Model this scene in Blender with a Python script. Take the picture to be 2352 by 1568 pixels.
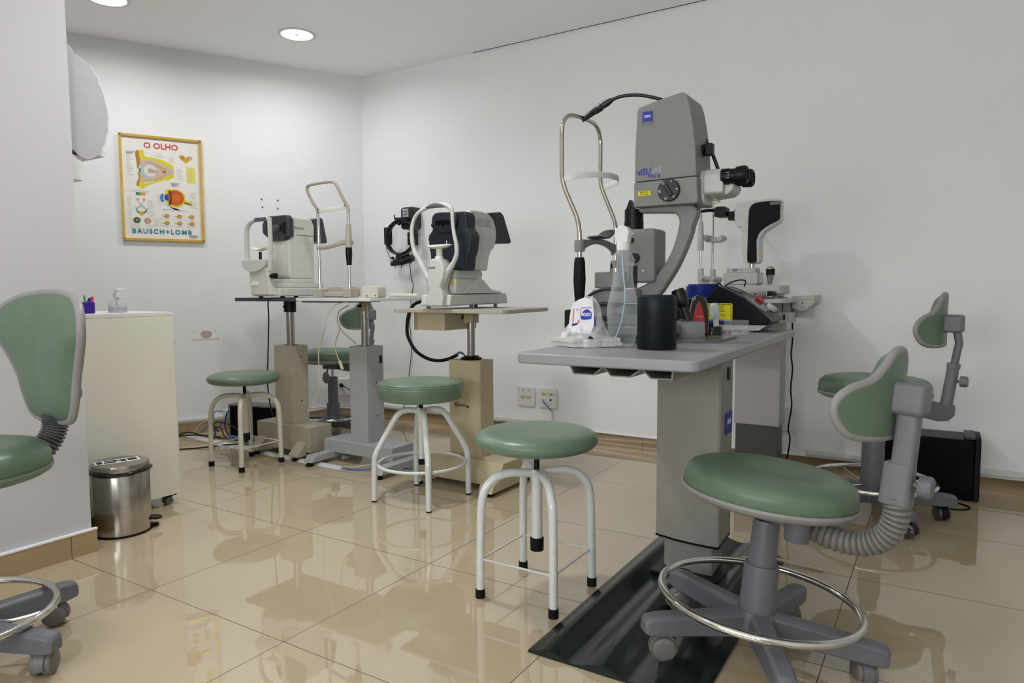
import bpy, bmesh, math, random
from mathutils import Vector, Matrix
random.seed(7)
PI=math.pi
for o in list(bpy.data.objects): bpy.data.objects.remove(o)
S=bpy.context.scene; COL=S.collection

# ------------------------------------------------------------------ camera, world, lights, exposure
cam_d=bpy.data.cameras.new('camera'); cam=bpy.data.objects.new('camera',cam_d); COL.objects.link(cam); S.camera=cam
yaw,pit,rol=2.12898,0.07376,-0.00531
fw=Vector((math.cos(yaw)*math.cos(pit),math.sin(yaw)*math.cos(pit),-math.sin(pit)))
r0=Vector((math.sin(yaw),-math.cos(yaw),0)); u0=r0.cross(fw)
cr=math.cos(rol)*r0+math.sin(rol)*u0; cu=-math.sin(rol)*r0+math.cos(rol)*u0
M=Matrix((cr,cu,-fw)).transposed().to_4x4(); M.translation=Vector((2.01869,-1.14912,0.90288)); cam.matrix_world=M
cam_d.sensor_width=36; cam_d.lens=36*1588.01/2352; cam_d.clip_start=.02
W=bpy.data.worlds.new('world'); S.world=W; W.use_nodes=True
W.node_tree.nodes['Background'].inputs[0].default_value=(.75,.8,.85,1); W.node_tree.nodes['Background'].inputs[1].default_value=.15
S.view_settings.view_transform='Standard'; S.view_settings.look='None'; S.view_settings.gamma=1
S.view_settings.use_curve_mapping=False; S.view_settings.exposure=0.31
H=2.392
def lamp(x,y,power,size=.17,col=(.98,.985,1),spread=150):
    d=bpy.data.lights.new('downlight_and_fill','AREA'); d.shape='DISK'; d.size=size; d.energy=power; d.color=col; d.spread=math.radians(spread)
    o=bpy.data.objects.new('downlight_and_fill',d); COL.objects.link(o); o.location=(x,y,H-.012); return o
LAMPS=[(-1.225,1.704,5.0,.17,(.98,.985,1),170),(-1.640,.845,5.4,.17,(.98,.985,1),170),(.15,.60,12),(2.6,-1.5,3),(.15,-.75,2)]  # last three are unseen, added to fit the brightness of the room
for a in LAMPS: lamp(*a)
d=bpy.data.lights.new('added_rear_fill','AREA'); d.shape='RECTANGLE'; d.size=2.4; d.size_y=1.3; d.energy=76; d.color=(.93,.965,1)
o=bpy.data.objects.new('added_rear_fill',d); COL.objects.link(o); o.location=(1.4,-2.93,1.4); o.rotation_euler=(math.radians(118),0,0)   # unseen fill light added behind the camera, tilted up towards the ceiling

# ------------------------------------------------------------------ helpers
def lin(h):
    h=h.lstrip('#'); c=[int(h[i:i+2],16)/255 for i in (0,2,4)]
    return tuple((v/12.92 if v<=.04045 else ((v+.055)/1.055)**2.4) for v in c)+(1,)
def mat(name,col,rough=.5,metal=0,var=.04,scale=40,bump=0,bscale=300,trans=0,ior=1.45,coat=0,spec=.5,emit=None,alpha=1):
    m=bpy.data.materials.new(name); m.use_nodes=True; N=m.node_tree.nodes; L=m.node_tree.links; b=N['Principled BSDF']
    c=lin(col) if isinstance(col,str) else col
    tc=N.new('ShaderNodeTexCoord')
    n=N.new('ShaderNodeTexNoise'); n.inputs['Scale'].default_value=scale; n.inputs['Detail'].default_value=3; L.new(tc.outputs['Object'],n.inputs['Vector'])
    r=N.new('ShaderNodeValToRGB'); L.new(n.outputs['Fac'],r.inputs['Fac'])
    r.color_ramp.elements[0].position=.3; r.color_ramp.elements[1].position=.7
    r.color_ramp.elements[0].color=tuple(max(0,v*(1-var)) for v in c[:3])+(1,); r.color_ramp.elements[1].color=tuple(min(1,v*(1+var)) for v in c[:3])+(1,)
    L.new(r.outputs['Color'],b.inputs['Base Color'])
    b.inputs['Roughness'].default_value=rough; b.inputs['Metallic'].default_value=metal; b.inputs['IOR'].default_value=ior
    b.inputs['Transmission Weight'].default_value=trans; b.inputs['Coat Weight'].default_value=coat; b.inputs['Specular IOR Level'].default_value=spec
    b.inputs['Alpha'].default_value=alpha
    if emit: b.inputs['Emission Color'].default_value=lin(emit[0]); b.inputs['Emission Strength'].default_value=emit[1]
    if bump:
        n2=N.new('ShaderNodeTexNoise'); n2.inputs['Scale'].default_value=bscale; n2.inputs['Detail'].default_value=4; L.new(tc.outputs['Object'],n2.inputs['Vector'])
        bp=N.new('ShaderNodeBump'); bp.inputs['Strength'].default_value=bump; bp.inputs['Distance'].default_value=.002
        L.new(n2.outputs['Fac'],bp.inputs['Height']); L.new(bp.outputs['Normal'],b.inputs['Normal'])
    return m
class MB:
    def __init__(s): s.bm=bmesh.new(); s.mi=0
    def face(s,vs):
        try: f=s.bm.faces.new(vs); f.material_index=s.mi; return f
        except ValueError: return None
    def v(s,p): return s.bm.verts.new(p)
    def box(s,x0,x1,y0,y1,z0,z1,R=None):
        vs=[Vector((x,y,z)) for z in (z0,z1) for (x,y) in ((x0,y0),(x1,y0),(x1,y1),(x0,y1))]
        if R is not None: vs=[R@p for p in vs]
        b=[s.v(p) for p in vs]
        for f in ((3,2,1,0),(4,5,6,7),(0,1,5,4),(1,2,6,5),(2,3,7,6),(3,0,4,7)): s.face([b[i] for i in f])
        return s
    def loft(s,secs,cap=True,closed=False):
        rows=[[s.v(p) for p in q] for q in secs]; n=len(rows[0])
        R=rows+([rows[0]] if closed else [])
        for a,b in zip(R[:-1],R[1:]):
            for i in range(n): s.face([a[i],a[(i+1)%n],b[(i+1)%n],b[i]])
        if cap and not closed: s.face(rows[0][::-1]); s.face(rows[-1])
        return s
    def prism(s,pts,ax,a,b,pb=None):
        def P(q,t): return {'x':(t,q[0],q[1]),'y':(q[0],t,q[1]),'z':(q[0],q[1],t)}[ax]
        return s.loft([[P(q,a) for q in pts],[P(q,b) for q in (pb or pts)]])
    def ring(s,c,n,r,seg,ref=None,ry=None):
        n=Vector(n).normalized(); ref=Vector(ref) if ref is not None else (Vector((0,0,1)) if abs(n.z)<.9 else Vector((1,0,0)))
        a=ref.cross(n).normalized(); b=n.cross(a); c=Vector(c); ry=ry or r
        return [c+a*r*math.cos(2*PI*i/seg)+b*ry*math.sin(2*PI*i/seg) for i in range(seg)]
    def cyl(s,p0,p1,ra,rb=None,seg=24):
        p0=Vector(p0);p1=Vector(p1); n=p1-p0; rb=ra if rb is None else rb
        return s.loft([s.ring(p0,n,ra,seg),s.ring(p1,n,rb,seg)])
    def rod(s,p0,p1,prof,seg=24):      # prof: (fraction, radius)
        p0=Vector(p0);p1=Vector(p1); n=p1-p0
        return s.loft([s.ring(p0+n*t,n,r,seg) for t,r in prof])
    def tube(s,pts,r,seg=10,sub=6,closed=False,ry=None,ref=None):
        P=smooth(pts,sub,closed); n=len(P)
        rad=[r]*n if not isinstance(r,(list,tuple)) else [r[min(len(r)-1,int(i*(len(r)-1)/max(1,n-1)))] for i in range(n)]
        secs=[]; prev=None
        for i,p in enumerate(P):
            t=(P[(i+1)%n]-P[i-1]) if closed else (P[min(i+1,n-1)]-P[max(i-1,0)])
            t.normalize()
            if prev is None: a=(Vector(ref) if ref is not None else (Vector((0,0,1)) if abs(t.z)<.9 else Vector((1,0,0)))).cross(t).normalized()
            else: a=(prev-t*prev.dot(t)).normalized()
            if ref is not None: a=Vector(ref).cross(t).normalized()
            prev=a; b=t.cross(a); R=rad[i]; R2=R if ry is None else ry
            secs.append([p+a*R*math.cos(2*PI*k/seg)+b*R2*math.sin(2*PI*k/seg) for k in range(seg)])
        return s.loft(secs,closed=closed)
    def lathe(s,prof,c=(0,0,0),ax='z',seg=40,sx=1,sy=1):
        c=Vector(c); secs=[]
        for r,h in prof:
            r=max(r,1e-4); q=[]
            for i in range(seg):
                a=2*PI*i/seg; x,y=r*sx*math.cos(a),r*sy*math.sin(a)
                q.append(c+Vector({'z':(x,y,h),'y':(x,-h,y),'x':(h,x,y)}[ax]))
            secs.append(q)
        return s.loft(secs)
    def ball(s,c,rx,ry=None,rz=None,seg=20):
        ry=ry or rx; rz=rz or rx
        return s.loft([[Vector(c)+Vector((rx*math.sin(t)*math.cos(2*PI*i/seg),ry*math.sin(t)*math.sin(2*PI*i/seg),-rz*math.cos(t))) for i in range(seg)] for t in [.02+(PI-.04)*k/10 for k in range(11)]])
    def poly(s,pts): s.face([s.v(p) for p in pts]); return s
    def patch(s,outline,f,rings,cap=True):   # outline (u,v) pts, f(u,v,t)->xyz ; t from 1 (edge) to 0
        cx=sum(p[0] for p in outline)/len(outline); cy=sum(p[1] for p in outline)/len(outline)
        rows=[[s.v(f(cx+(p[0]-cx)*t,cy+(p[1]-cy)*t,t)) for p in outline] for t in rings]; n=len(outline)
        for a,b in zip(rows[:-1],rows[1:]):
            for i in range(n): s.face([a[i],a[(i+1)%n],b[(i+1)%n],b[i]])
        c=s.v(f(cx,cy,0))
        for i in range(n): s.face([rows[-1][i],rows[-1][(i+1)%n],c])
        return s
def smooth(pts,sub=6,closed=False):
    P=[Vector(p) for p in pts]
    if sub<=1 or len(P)<3: return P
    out=[]; n=len(P); rng=range(n) if closed else range(n-1)
    for i in rng:
        a=P[i-1] if (closed or i>0) else P[0]; b=P[i]; c=P[(i+1)%n]; d=P[(i+2)%n] if (closed or i+2<n) else P[-1]
        for k in range(sub):
            t=k/sub; out.append(.5*((2*b)+(-a+c)*t+(2*a-5*b+4*c-d)*t*t+(-a+3*b-3*c+d)*t**3))
    if not closed: out.append(P[-1])
    return out
def smooth2(pts,sub=4,closed=True): return [(p.x,p.y) for p in smooth([(a,b,0) for a,b in pts],sub,closed)]
def rrect(x0,x1,y0,y1,r,n=5):
    o=[]
    for cx,cy,a0 in ((x1-r,y1-r,0),(x0+r,y1-r,90),(x0+r,y0+r,180),(x1-r,y0+r,270)):
        for k in range(n+1):
            a=math.radians(a0+90*k/n); o.append((cx+r*math.cos(a),cy+r*math.sin(a)))
    return o
MW={}
OFF=[None]
def link(o,parent):
    COL.objects.link(o)
    if parent is not None: o.parent=parent
def obj(name,mb,m,parent=None,bevel=0,seg=2,sharp=40,label=None,world=True,sub=0):
    """mb in the frame of the top-level thing (world=False) or in world space (world=True)."""
    bm=mb.bm if isinstance(mb,MB) else mb
    bmesh.ops.remove_doubles(bm,verts=bm.verts,dist=1e-6)
    bmesh.ops.recalc_face_normals(bm,faces=bm.faces)
    if OFF[0] and not world: bmesh.ops.translate(bm,vec=OFF[0],verts=bm.verts)
    if world and parent is not None: bmesh.ops.transform(bm,matrix=MW.get(parent.name,Matrix()).inverted(),verts=bm.verts)
    for e in bm.edges:
        e.smooth = not (len(e.link_faces)==2 and e.calc_face_angle(0)>math.radians(sharp))
    for f in bm.faces: f.smooth=True
    me=bpy.data.meshes.new(name); bm.to_mesh(me); bm.free()
    for q in (m if isinstance(m,(list,tuple)) else [m]): me.materials.append(q)
    o=bpy.data.objects.new(name,me); link(o,parent)
    if parent is not None: MW[o.name]=MW.get(parent.name,Matrix())
    else: MW[o.name]=Matrix()
    if bevel:
        b=o.modifiers.new('bevel','BEVEL'); b.width=bevel; b.segments=seg; b.limit_method='ANGLE'; b.angle_limit=math.radians(38); b.harden_normals=True
    if sub:
        b=o.modifiers.new('sub','SUBSURF'); b.levels=sub; b.render_levels=sub
    if label: o['label']=label
    return o
def thing(name,label,cat,loc=(0,0,0),rz=0,group=None,tilt=None):
    o=bpy.data.objects.new(name,None); COL.objects.link(o); o.empty_display_size=.05
    Mx=Matrix.Translation(Vector(loc))
    if tilt: Mx=Mx@Matrix.Rotation(tilt[0],4,Vector(tilt[1]))
    Mx=Mx@Matrix.Rotation(rz,4,'Z'); o.matrix_world=Mx; MW[o.name]=Mx
    o['label']=label; o['category']=cat
    if group: o['group']=group
    return o
def tag(o,label,cat,group=None):
    o['label']=label; o['category']=cat
    if group: o['group']=group
    return o
def struct(name,mb,m,parent=None,**k):
    o=obj(name,mb,m,parent,**k)
    o['kind']='structure'; return o
def dup(root,loc,rz,label,group=None):
    def cp(o,par):
        c=o.copy(); COL.objects.link(c)
        if par is not None: c.parent=par; c.matrix_parent_inverse=o.matrix_parent_inverse.copy()
        for k in [q for q in bpy.data.objects if q.parent==o]: cp(k,c)
        return c
    r=cp(root,None); Mx=Matrix.Translation(Vector(loc))@Matrix.Rotation(rz,4,'Z'); r.matrix_world=Mx; MW[r.name]=Mx; r['label']=label
    if group: r['group']=group
    return r
def text(name,s,size,org,xd,ud,m,parent,depth=.0003,align='CENTER',squash=1,bold=0,space=1):
    cu=bpy.data.curves.new(name,'FONT'); cu.body=s; cu.size=size; cu.align_x=align; cu.align_y='CENTER'; cu.extrude=depth; cu.offset=bold; cu.resolution_u=3; cu.space_character=space
    t=bpy.data.objects.new(name,cu); me=bpy.data.meshes.new_from_object(t); bpy.data.objects.remove(t)
    xd=Vector(xd).normalized(); ud=Vector(ud).normalized(); nd=xd.cross(ud)
    A=Matrix((xd*squash,ud,nd)).transposed().to_4x4(); A.translation=Vector(org)+nd*depth
    bm=bmesh.new(); bm.from_mesh(me)
    for f in bm.faces: f.smooth=False
    bmesh.ops.transform(bm,matrix=A,verts=bm.verts); 
    if parent is not None: bmesh.ops.transform(bm,matrix=MW.get(parent.name,Matrix()).inverted(),verts=bm.verts)
    me2=bpy.data.meshes.new(name); bm.to_mesh(me2); bm.free(); me2.materials.append(m)
    o=bpy.data.objects.new(name,me2); link(o,parent); MW[o.name]=MW.get(parent.name,Matrix()) if parent else Matrix()
    return o

# ------------------------------------------------------------------ materials
WALL=mat('wall_paint','#EBECEC',.75,var=.012,scale=3,bump=.13,bscale=160)
CEIL=mat('ceiling_paint','#FAFAFA',.85,var=.01,scale=3)
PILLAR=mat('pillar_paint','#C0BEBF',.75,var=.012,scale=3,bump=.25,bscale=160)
WHITE=mat('white_plastic','#DADAD6',.4); IVORY=mat('ivory_paint','#CBC5B4',.35,var=.03)
BEIGE=mat('beige_powder_coat','#A69F8C',.5,bump=.25,bscale=500); BEIGE3=mat('sand_powder_coat','#B5A98A',.5,bump=.2,bscale=400,var=.06,scale=8)
GREYB=mat('grey_powder_coat','#9FA2A3',.5,bump=.25,bscale=500)
GREY=mat('grey_plastic','#6F7074',.42,bump=.08); DGREY=mat('dark_grey_plastic','#5A5B5E',.45); RIM=mat('rim_grey_plastic','#8F8C8B',.45,bump=.1)
BASEG=mat('base_grey_plastic','#65676C',.42,bump=.12,bscale=600); BELL=mat('bellows_grey','#77756F',.5)
BLACK=mat('black_plastic','#0B0B0D',.42,spec=.25); RUB=mat('black_rubber','#0C0B0A',.6,spec=.25); MATTE=mat('black_steel','#060607',.45)
GREEN=mat('green_vinyl','#5F745F',.38,var=.05,scale=25,bump=.12,bscale=220); GREEN2=mat('green_vinyl_stool','#667A66',.33,var=.05,scale=20,bump=.1,bscale=200)
CHROME=mat('chrome','#D8D5D0',.12,metal=1,var=.02); STEEL=mat('brushed_steel','#B5B0A8',.22,metal=1,var=.05); POLE=mat('polished_pole','#A29D98',.2,metal=1,var=.06)
LEGW=mat('white_enamel','#D3D5D2',.25,coat=.4); LEGC=mat('cream_enamel','#CFCBB8',.3,coat=.3,var=.03,scale=12)
ZG=mat('instrument_grey','#777774',.45,bump=.2,bscale=700); ZL=mat('instrument_light_grey','#B4B5B1',.42,bump=.15,bscale=700); ZD=mat('instrument_column_grey','#8E8C84',.4,bump=.1,bscale=700)
NAVY=mat('navy_plastic','#0C111B',.42,spec=.25); SLATE=mat('slate_plastic','#24292F',.42,spec=.3,bump=.05); OFFW=mat('offwhite_casing','#CFCEC6',.45,bump=.12,bscale=600)
COOLW=mat('cool_white_casing','#BFC1BB',.42,bump=.12,bscale=600)
BLUE=mat('logo_blue','#1F2A90',.4); WHT=mat('print_white','#E6E6E6',.5); YEL=mat('label_yellow','#D9CE12',.5); INK=mat('ink_black','#1A1A10',.6)
BLUEP=mat('blue_plastic','#09206E',.4,spec=.25); PURP=mat('purple_plastic','#3A1686',.4); RED=mat('red_plastic','#C5202A',.35)
def film(name,col,lo,hi,rough=.06,wr=0):
    m=bpy.data.materials.new(name); m.use_nodes=True; N=m.node_tree.nodes; L=m.node_tree.links; b=N['Principled BSDF']
    b.inputs['Base Color'].default_value=lin(col); b.inputs['Roughness'].default_value=rough
    t=N.new('ShaderNodeBsdfTransparent'); mx=N.new('ShaderNodeMixShader'); lw=N.new('ShaderNodeLayerWeight'); lw.inputs['Blend'].default_value=.35
    mr=N.new('ShaderNodeMapRange'); mr.inputs['To Min'].default_value=lo; mr.inputs['To Max'].default_value=hi; L.new(lw.outputs['Facing'],mr.inputs['Value'])
    tc=N.new('ShaderNodeTexCoord'); n=N.new('ShaderNodeTexNoise'); n.inputs['Scale'].default_value=30; L.new(tc.outputs['Object'],n.inputs['Vector'])
    if wr:
        ml=N.new('ShaderNodeMath'); ml.operation='MULTIPLY'; n2=N.new('ShaderNodeMapRange'); n2.inputs['From Min'].default_value=.35; n2.inputs['From Max'].default_value=.6; n2.inputs['To Min'].default_value=.5; n2.inputs['To Max'].default_value=1.5; L.new(n.outputs['Fac'],n2.inputs['Value']); L.new(mr.outputs[0],ml.inputs[0]); L.new(n2.outputs[0],ml.inputs[1]); L.new(ml.outputs[0],mx.inputs[0])
        bp=N.new('ShaderNodeBump'); bp.inputs['Strength'].default_value=wr; bp.inputs['Distance'].default_value=.005; L.new(n.outputs['Fac'],bp.inputs['Height']); L.new(bp.outputs[0],b.inputs['Normal'])
    else: L.new(mr.outputs[0],mx.inputs[0])
    L.new(t.outputs[0],mx.inputs[1]); L.new(b.outputs[0],mx.inputs[2]); L.new(mx.outputs[0],N['Material Output'].inputs['Surface']); return m
CLEAR=mat('clear_plastic','#F4F8F8',.03,trans=1,ior=1.12,var=0); CLEARG=film('clear_bottle','#D5DADA',.12,.6)
def floor_base(name,base,grout,var,rough,grid):
    m=bpy.data.materials.new(name); m.use_nodes=True; N=m.node_tree.nodes; L=m.node_tree.links; b=N['Principled BSDF']
    g=N.new('ShaderNodeNewGeometry'); sx=N.new('ShaderNodeSeparateXYZ'); L.new(g.outputs['Position'],sx.inputs[0])
    masks=[]
    for ax in grid:
        a=N.new('ShaderNodeMath'); a.operation='MULTIPLY_ADD'; a.inputs[1].default_value=1/.6; a.inputs[2].default_value=20.5; L.new(sx.outputs[ax],a.inputs[0])
        f=N.new('ShaderNodeMath'); f.operation='FRACT'; L.new(a.outputs[0],f.inputs[0])
        d=N.new('ShaderNodeMath'); d.operation='SUBTRACT'; d.inputs[1].default_value=.5; L.new(f.outputs[0],d.inputs[0])
        e=N.new('ShaderNodeMath'); e.operation='ABSOLUTE'; L.new(d.outputs[0],e.inputs[0])
        c=N.new('ShaderNodeMath'); c.operation='LESS_THAN'; c.inputs[1].default_value=.0023; L.new(e.outputs[0],c.inputs[0]); masks.append(c)
    if len(masks)==2:
        mx=N.new('ShaderNodeMath'); mx.operation='MAXIMUM'; L.new(masks[0].outputs[0],mx.inputs[0]); L.new(masks[1].outputs[0],mx.inputs[1])
    else: mx=masks[0]
    n=N.new('ShaderNodeTexNoise'); n.inputs['Scale'].default_value=2.2; n.inputs['Detail'].default_value=8; n.inputs['Roughness'].default_value=.65; L.new(g.outputs['Position'],n.inputs['Vector'])
    n3=N.new('ShaderNodeTexNoise'); n3.inputs['Scale'].default_value=260; n3.inputs['Detail'].default_value=2; L.new(g.outputs['Position'],n3.inputs['Vector'])
    ad=N.new('ShaderNodeMath'); ad.operation='MULTIPLY_ADD'; ad.inputs[1].default_value=.35; L.new(n3.outputs['Fac'],ad.inputs[0]); L.new(n.outputs['Fac'],ad.inputs[2])
    r=N.new('ShaderNodeValToRGB'); r.color_ramp.elements[0].position=.45; r.color_ramp.elements[1].position=.9; L.new(ad.outputs[0],r.inputs['Fac'])
    c=lin(base); r.color_ramp.elements[0].color=tuple(v*(1-var) for v in c[:3])+(1,); r.color_ramp.elements[1].color=tuple(v*(1+var) for v in c[:3])+(1,)
    mix=N.new('ShaderNodeMix'); mix.data_type='RGBA'; L.new(mx.outputs[0],mix.inputs['Factor']); L.new(r.outputs['Color'],mix.inputs['A']); mix.inputs['B'].default_value=lin(grout)
    L.new(mix.outputs['Result'],b.inputs['Base Color'])
    rr=N.new('ShaderNodeMath'); rr.operation='MULTIPLY_ADD'; rr.inputs[1].default_value=.5; rr.inputs[2].default_value=rough; L.new(mx.outputs[0],rr.inputs[0]); L.new(rr.outputs[0],b.inputs['Roughness'])
    b.inputs['IOR'].default_value=2.0
    return m
FLOOR=floor_base('polished_porcelain','#B6A689','#4A3420',.06,.022,(0,1))
SKIRT=floor_base('skirting_tile_x','#A08660','#4F3D2A',.02,.35,(0,)); SKIRTY=floor_base('skirting_tile_y','#A08660','#4F3D2A',.02,.35,(1,))

# ------------------------------------------------------------------ room
WY=2.5205; CX=-1.5157; TH=.4707; wd=Vector((-math.sin(TH),-math.cos(TH),0)); wn=Vector((math.cos(TH),-math.sin(TH),0)); C0=Vector((CX,WY,0))
def wl(t,z,d=0):        # point on the left wall: t along it from the corner, z up, d out into the room
    p=C0+wd*t+wn*d; return Vector((p.x,p.y,z))
mb=MB(); mb.poly([(-4.2,-4,0),(4.2,-4,0),(4.2,2.7,0),(-4.2,2.7,0)]); mb.poly([(-4.2,-4,-.05),(-4.2,2.7,-.05),(4.2,2.7,-.05),(4.2,-4,-.05)]); struct('floor',mb,FLOOR)
mb=MB(); mb.box(-4.2,4.2,-4,WY-.012,H,H+.03); mb.box(-4.2,-.546,WY-.012,WY+.1,H,H+.03); mb.box(-.546,4.2,WY-.012,WY+.1,H+.022,H+.05); struct('ceiling',mb,CEIL)
mb=MB(); mb.box(-.546,4.0,WY-.0118,WY-.0002,H+.001,H+.02); struct('painted_gap_shade',mb,mat('gap_shade_paint','#3A3C38',.8))  # dark strip paints in the shade of the gap above the right wall
mb=MB(); mb.box(CX-.15,4.2,WY,WY+.12,0,H+.03); wr=struct('wall_right',mb,WALL)
mb=MB(); p=[wl(-.0,0),wl(3.4,0),wl(3.4,0,-.12),wl(-.0,0,-.12)]; mb.loft([[Vector((q.x,q.y,z)) for q in p] for z in (0,H+.01)]); wleft=struct('wall_left',mb,WALL)
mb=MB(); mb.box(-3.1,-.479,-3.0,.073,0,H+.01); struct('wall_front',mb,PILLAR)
mb=MB(); mb.box(-.479,4.1,-3.1,-3.0,0,H+.01); struct('wall_back',mb,WALL)
mb=MB(); mb.box(4.0,4.1,-3.0,WY,0,H+.01); struct('wall_far',mb,WALL)
mb=MB()
for a_,b_,c_,d_ in ((.15,2.65,.70,.75),(.15,2.65,2.05,2.10),(.15,.2,.7,2.1),(2.6,2.65,.7,2.1),(1.38,1.42,.7,2.1)): mb.box(a_,b_,-3.0,-2.95,c_,d_)
struct('added_window_frame',mb,WHITE)  # invented frame around the added fill light, out of view
# skirting: tile with a white painted lip
mb=MB(); mb.box(CX,4.0,WY-.011,WY,0,.068); mb.mi=1; mb.box(CX,4.0,WY-.011,WY,.068,.073); struct('baseboard_right',mb,[SKIRT,WALL])
mb=MB(); mb.box(-.479,-.467,-3.0,.085,0,.079); mb.mi=1; mb.box(-.479,-.465,-3.0,.087,.079,.085); mb.mi=0; mb.box(-3.0,-.4795,.073,.085,0,.079); struct('baseboard_front',mb,[SKIRTY,WALL])
def wbox(mb,t0,t1,z0,z1,d0,d1):
    q=[wl(t0,0,d0),wl(t1,0,d0),wl(t1,0,d1),wl(t0,0,d1)]; mb.loft([[Vector((a.x,a.y,z)) for a in q] for z in (z0,z1)]); return mb
mb=MB(); wbox(mb,.012,3.2,0,.07,0,.011); struct('baseboard_left',mb,SKIRTY)
mb=MB(); wbox(mb,.02,2.9,.078,.098,0,.018); wbox(mb,.02,2.9,.070,.077,0,.013); o=struct('trim_1',mb,WHITE,bevel=.003); 
mb=MB(); mb.box(-1.48,-.2,WY-.018,WY,.078,.1); mb.box(-1.48,-.2,WY-.013,WY,.070,.077); struct('trim_2',mb,WHITE,bevel=.003)
mb=MB(); mb.box(1.46,3.9,WY-.02,WY,.080,.104); mb.box(1.46,3.9,WY-.014,WY,.071,.079); struct('trim_3',mb,WHITE,bevel=.003)
# knocked plaster patch with glue marks and screw plugs on the left wall
mb=MB(); pts=smooth2([(1.098,.634),(1.085,.651),(1.06,.655),(1.035,.648),(1.03,.63),(1.045,.612),(1.07,.606),(1.09,.617)],4)
mb.loft([[wl(a,b,d) for a,b in pts] for d in (0,.0008)]); wleft_p=struct('plaster_patch',mb,mat('bare_plaster','#BAA99B',.9,var=.15,scale=60),wleft); wleft_p['label']='bare brown chipped plaster spot'
mb=MB(); g=smooth2([(1.145,.61),(1.12,.603),(1.06,.604),(1.01,.608),(.99,.61),(.985,.59),(1.0,.588),(1.02,.597),(1.08,.596),(1.125,.592),(1.14,.587)],3)
mb.loft([[wl(a,b,d) for a,b in g] for d in (0,.0006)])
for a,b in ((1.135,.648),(1.008,.652)):
    mb.loft([[wl(a+.005*math.cos(k*PI/4),b+.008*math.sin(k*PI/4),d) for k in range(8)] for d in (0,.0006)])
gm=struct('glue_mark',mb,mat('old_glue','#D5D0B4',.7,var=.1,scale=60),wleft); gm['label']='yellowish dried glue smears'
for i,(a,b,l) in enumerate(((.695,1.512,'upper left'),(.591,1.511,'upper right'),(.692,1.461,'lower left'),(.593,1.458,'lower right'))):
    mb=MB(); mb.cyl(wl(a,b,0),wl(a,b,.004),.0045,seg=12); mb.cyl(wl(a,b,.004),wl(a,b,.006),.0028,seg=10)
    tag(obj('wall_screw',mb,BLACK),'small dark screw in the white wall, %s of the four above the left instrument'%l,'screw','four screws on the wall')

# ------------------------------------------------------------------ ceiling lights
for x,y,l in ((-1.225,1.704,'round white recessed downlight glowing near the room corner'),(-1.640,.845,'round recessed downlight cut off by the top edge beside the pillar')):
    t=thing('downlight',l,'ceiling light',(x,y,H),group='recessed ceiling downlights')
    mb=MB(); mb.lathe([(.088,.0),(.104,.0),(.106,-.003),(.1,-.006),(.09,-.005),(.088,0)],(x,y,H)); obj('trim_ring',mb,WHITE,t)
    mb=MB(); mb.lathe([(.001,-.003),(.088,-.003),(.089,-.001),(.001,-.001)],(x,y,H)); obj('diffuser',mb,mat('lit_diffuser','#FFFFFF',.5,emit=('#FFFDF8',6)),t)
    mb=MB(); mb.lathe([(.0005,-.004),(.012,-.004),(.012,-.003),(.0005,-.003)],(x,y,H)); obj('centre_cap',mb,WHITE,t)

# ------------------------------------------------------------------ poster
t=thing('framed_poster','gold-framed anatomical eye chart hanging on the left wall','poster',wl(1.28,1.21))
X0,X1,Z0,Z1=1.507,1.053,1.218,1.852     # left and right edge along the wall, bottom and top
mb=MB()
for a,b,c,d in ((X0,X1,Z1-.014,Z1),(X0,X1,Z0,Z0+.014),(X0,X0-.014,Z0,Z1),(X1+.014,X1,Z0,Z1)): wbox(mb,a,b,c,d,0,.018)
obj('frame',mb,mat('gold_frame','#D8AE4C',.3,metal=.35,var=.1,scale=12),t,bevel=.003)
pw=X0-X1-.028; ph=Z1-Z0-.028
def pp(u,v,d=.0065): return wl(X0-.014-pw*u,Z1-.014-ph*v,d)
C_=dict(paper='#E9E6DE',red='#D0342C',teal='#1C8A9C',yel='#D8CE2A',yo='#D9A420',brown='#B07C34',flesh='#CBB79A',grey='#B9BDBC',lgrey='#D9DAD6',green='#2E8B57',blue='#2A84C4',dblue='#1D4C8C',orange='#C8551A',dark='#4A3020',rust='#D06A1C',mid='#7C7A76',txt='#BFBDB7',pink='#C4A08C',ly='#E3D95A')
PM=[mat('print_'+k,v,.5,var=.03) for k,v in C_.items()]; PI_={k:i for i,k in enumerate(C_)}
mb=MB(); D=[.0065]
def shp(col,pts,sm=True):
    mb.mi=PI_[col]; D[0]+=.00004
    q=smooth2(pts,4) if sm else pts
    mb.poly([pp(u,v,D[0]) for u,v in q])
def ell(col,cx,cy,rx,ry,n=20): shp(col,[(cx+rx*math.cos(2*PI*k/n),cy+ry*math.sin(2*PI*k/n)) for k in range(n)],False)
def rec(col,a,b,c,d): shp(col,[(a,c),(b,c),(b,d),(a,d)],False)
mb.mi=0; mb.loft([[pp(u,v,d) for u,v in ((-.01,-.01),(1.01,-.01),(1.01,1.01),(-.01,1.01))] for d in (.001,.0065)])
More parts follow.
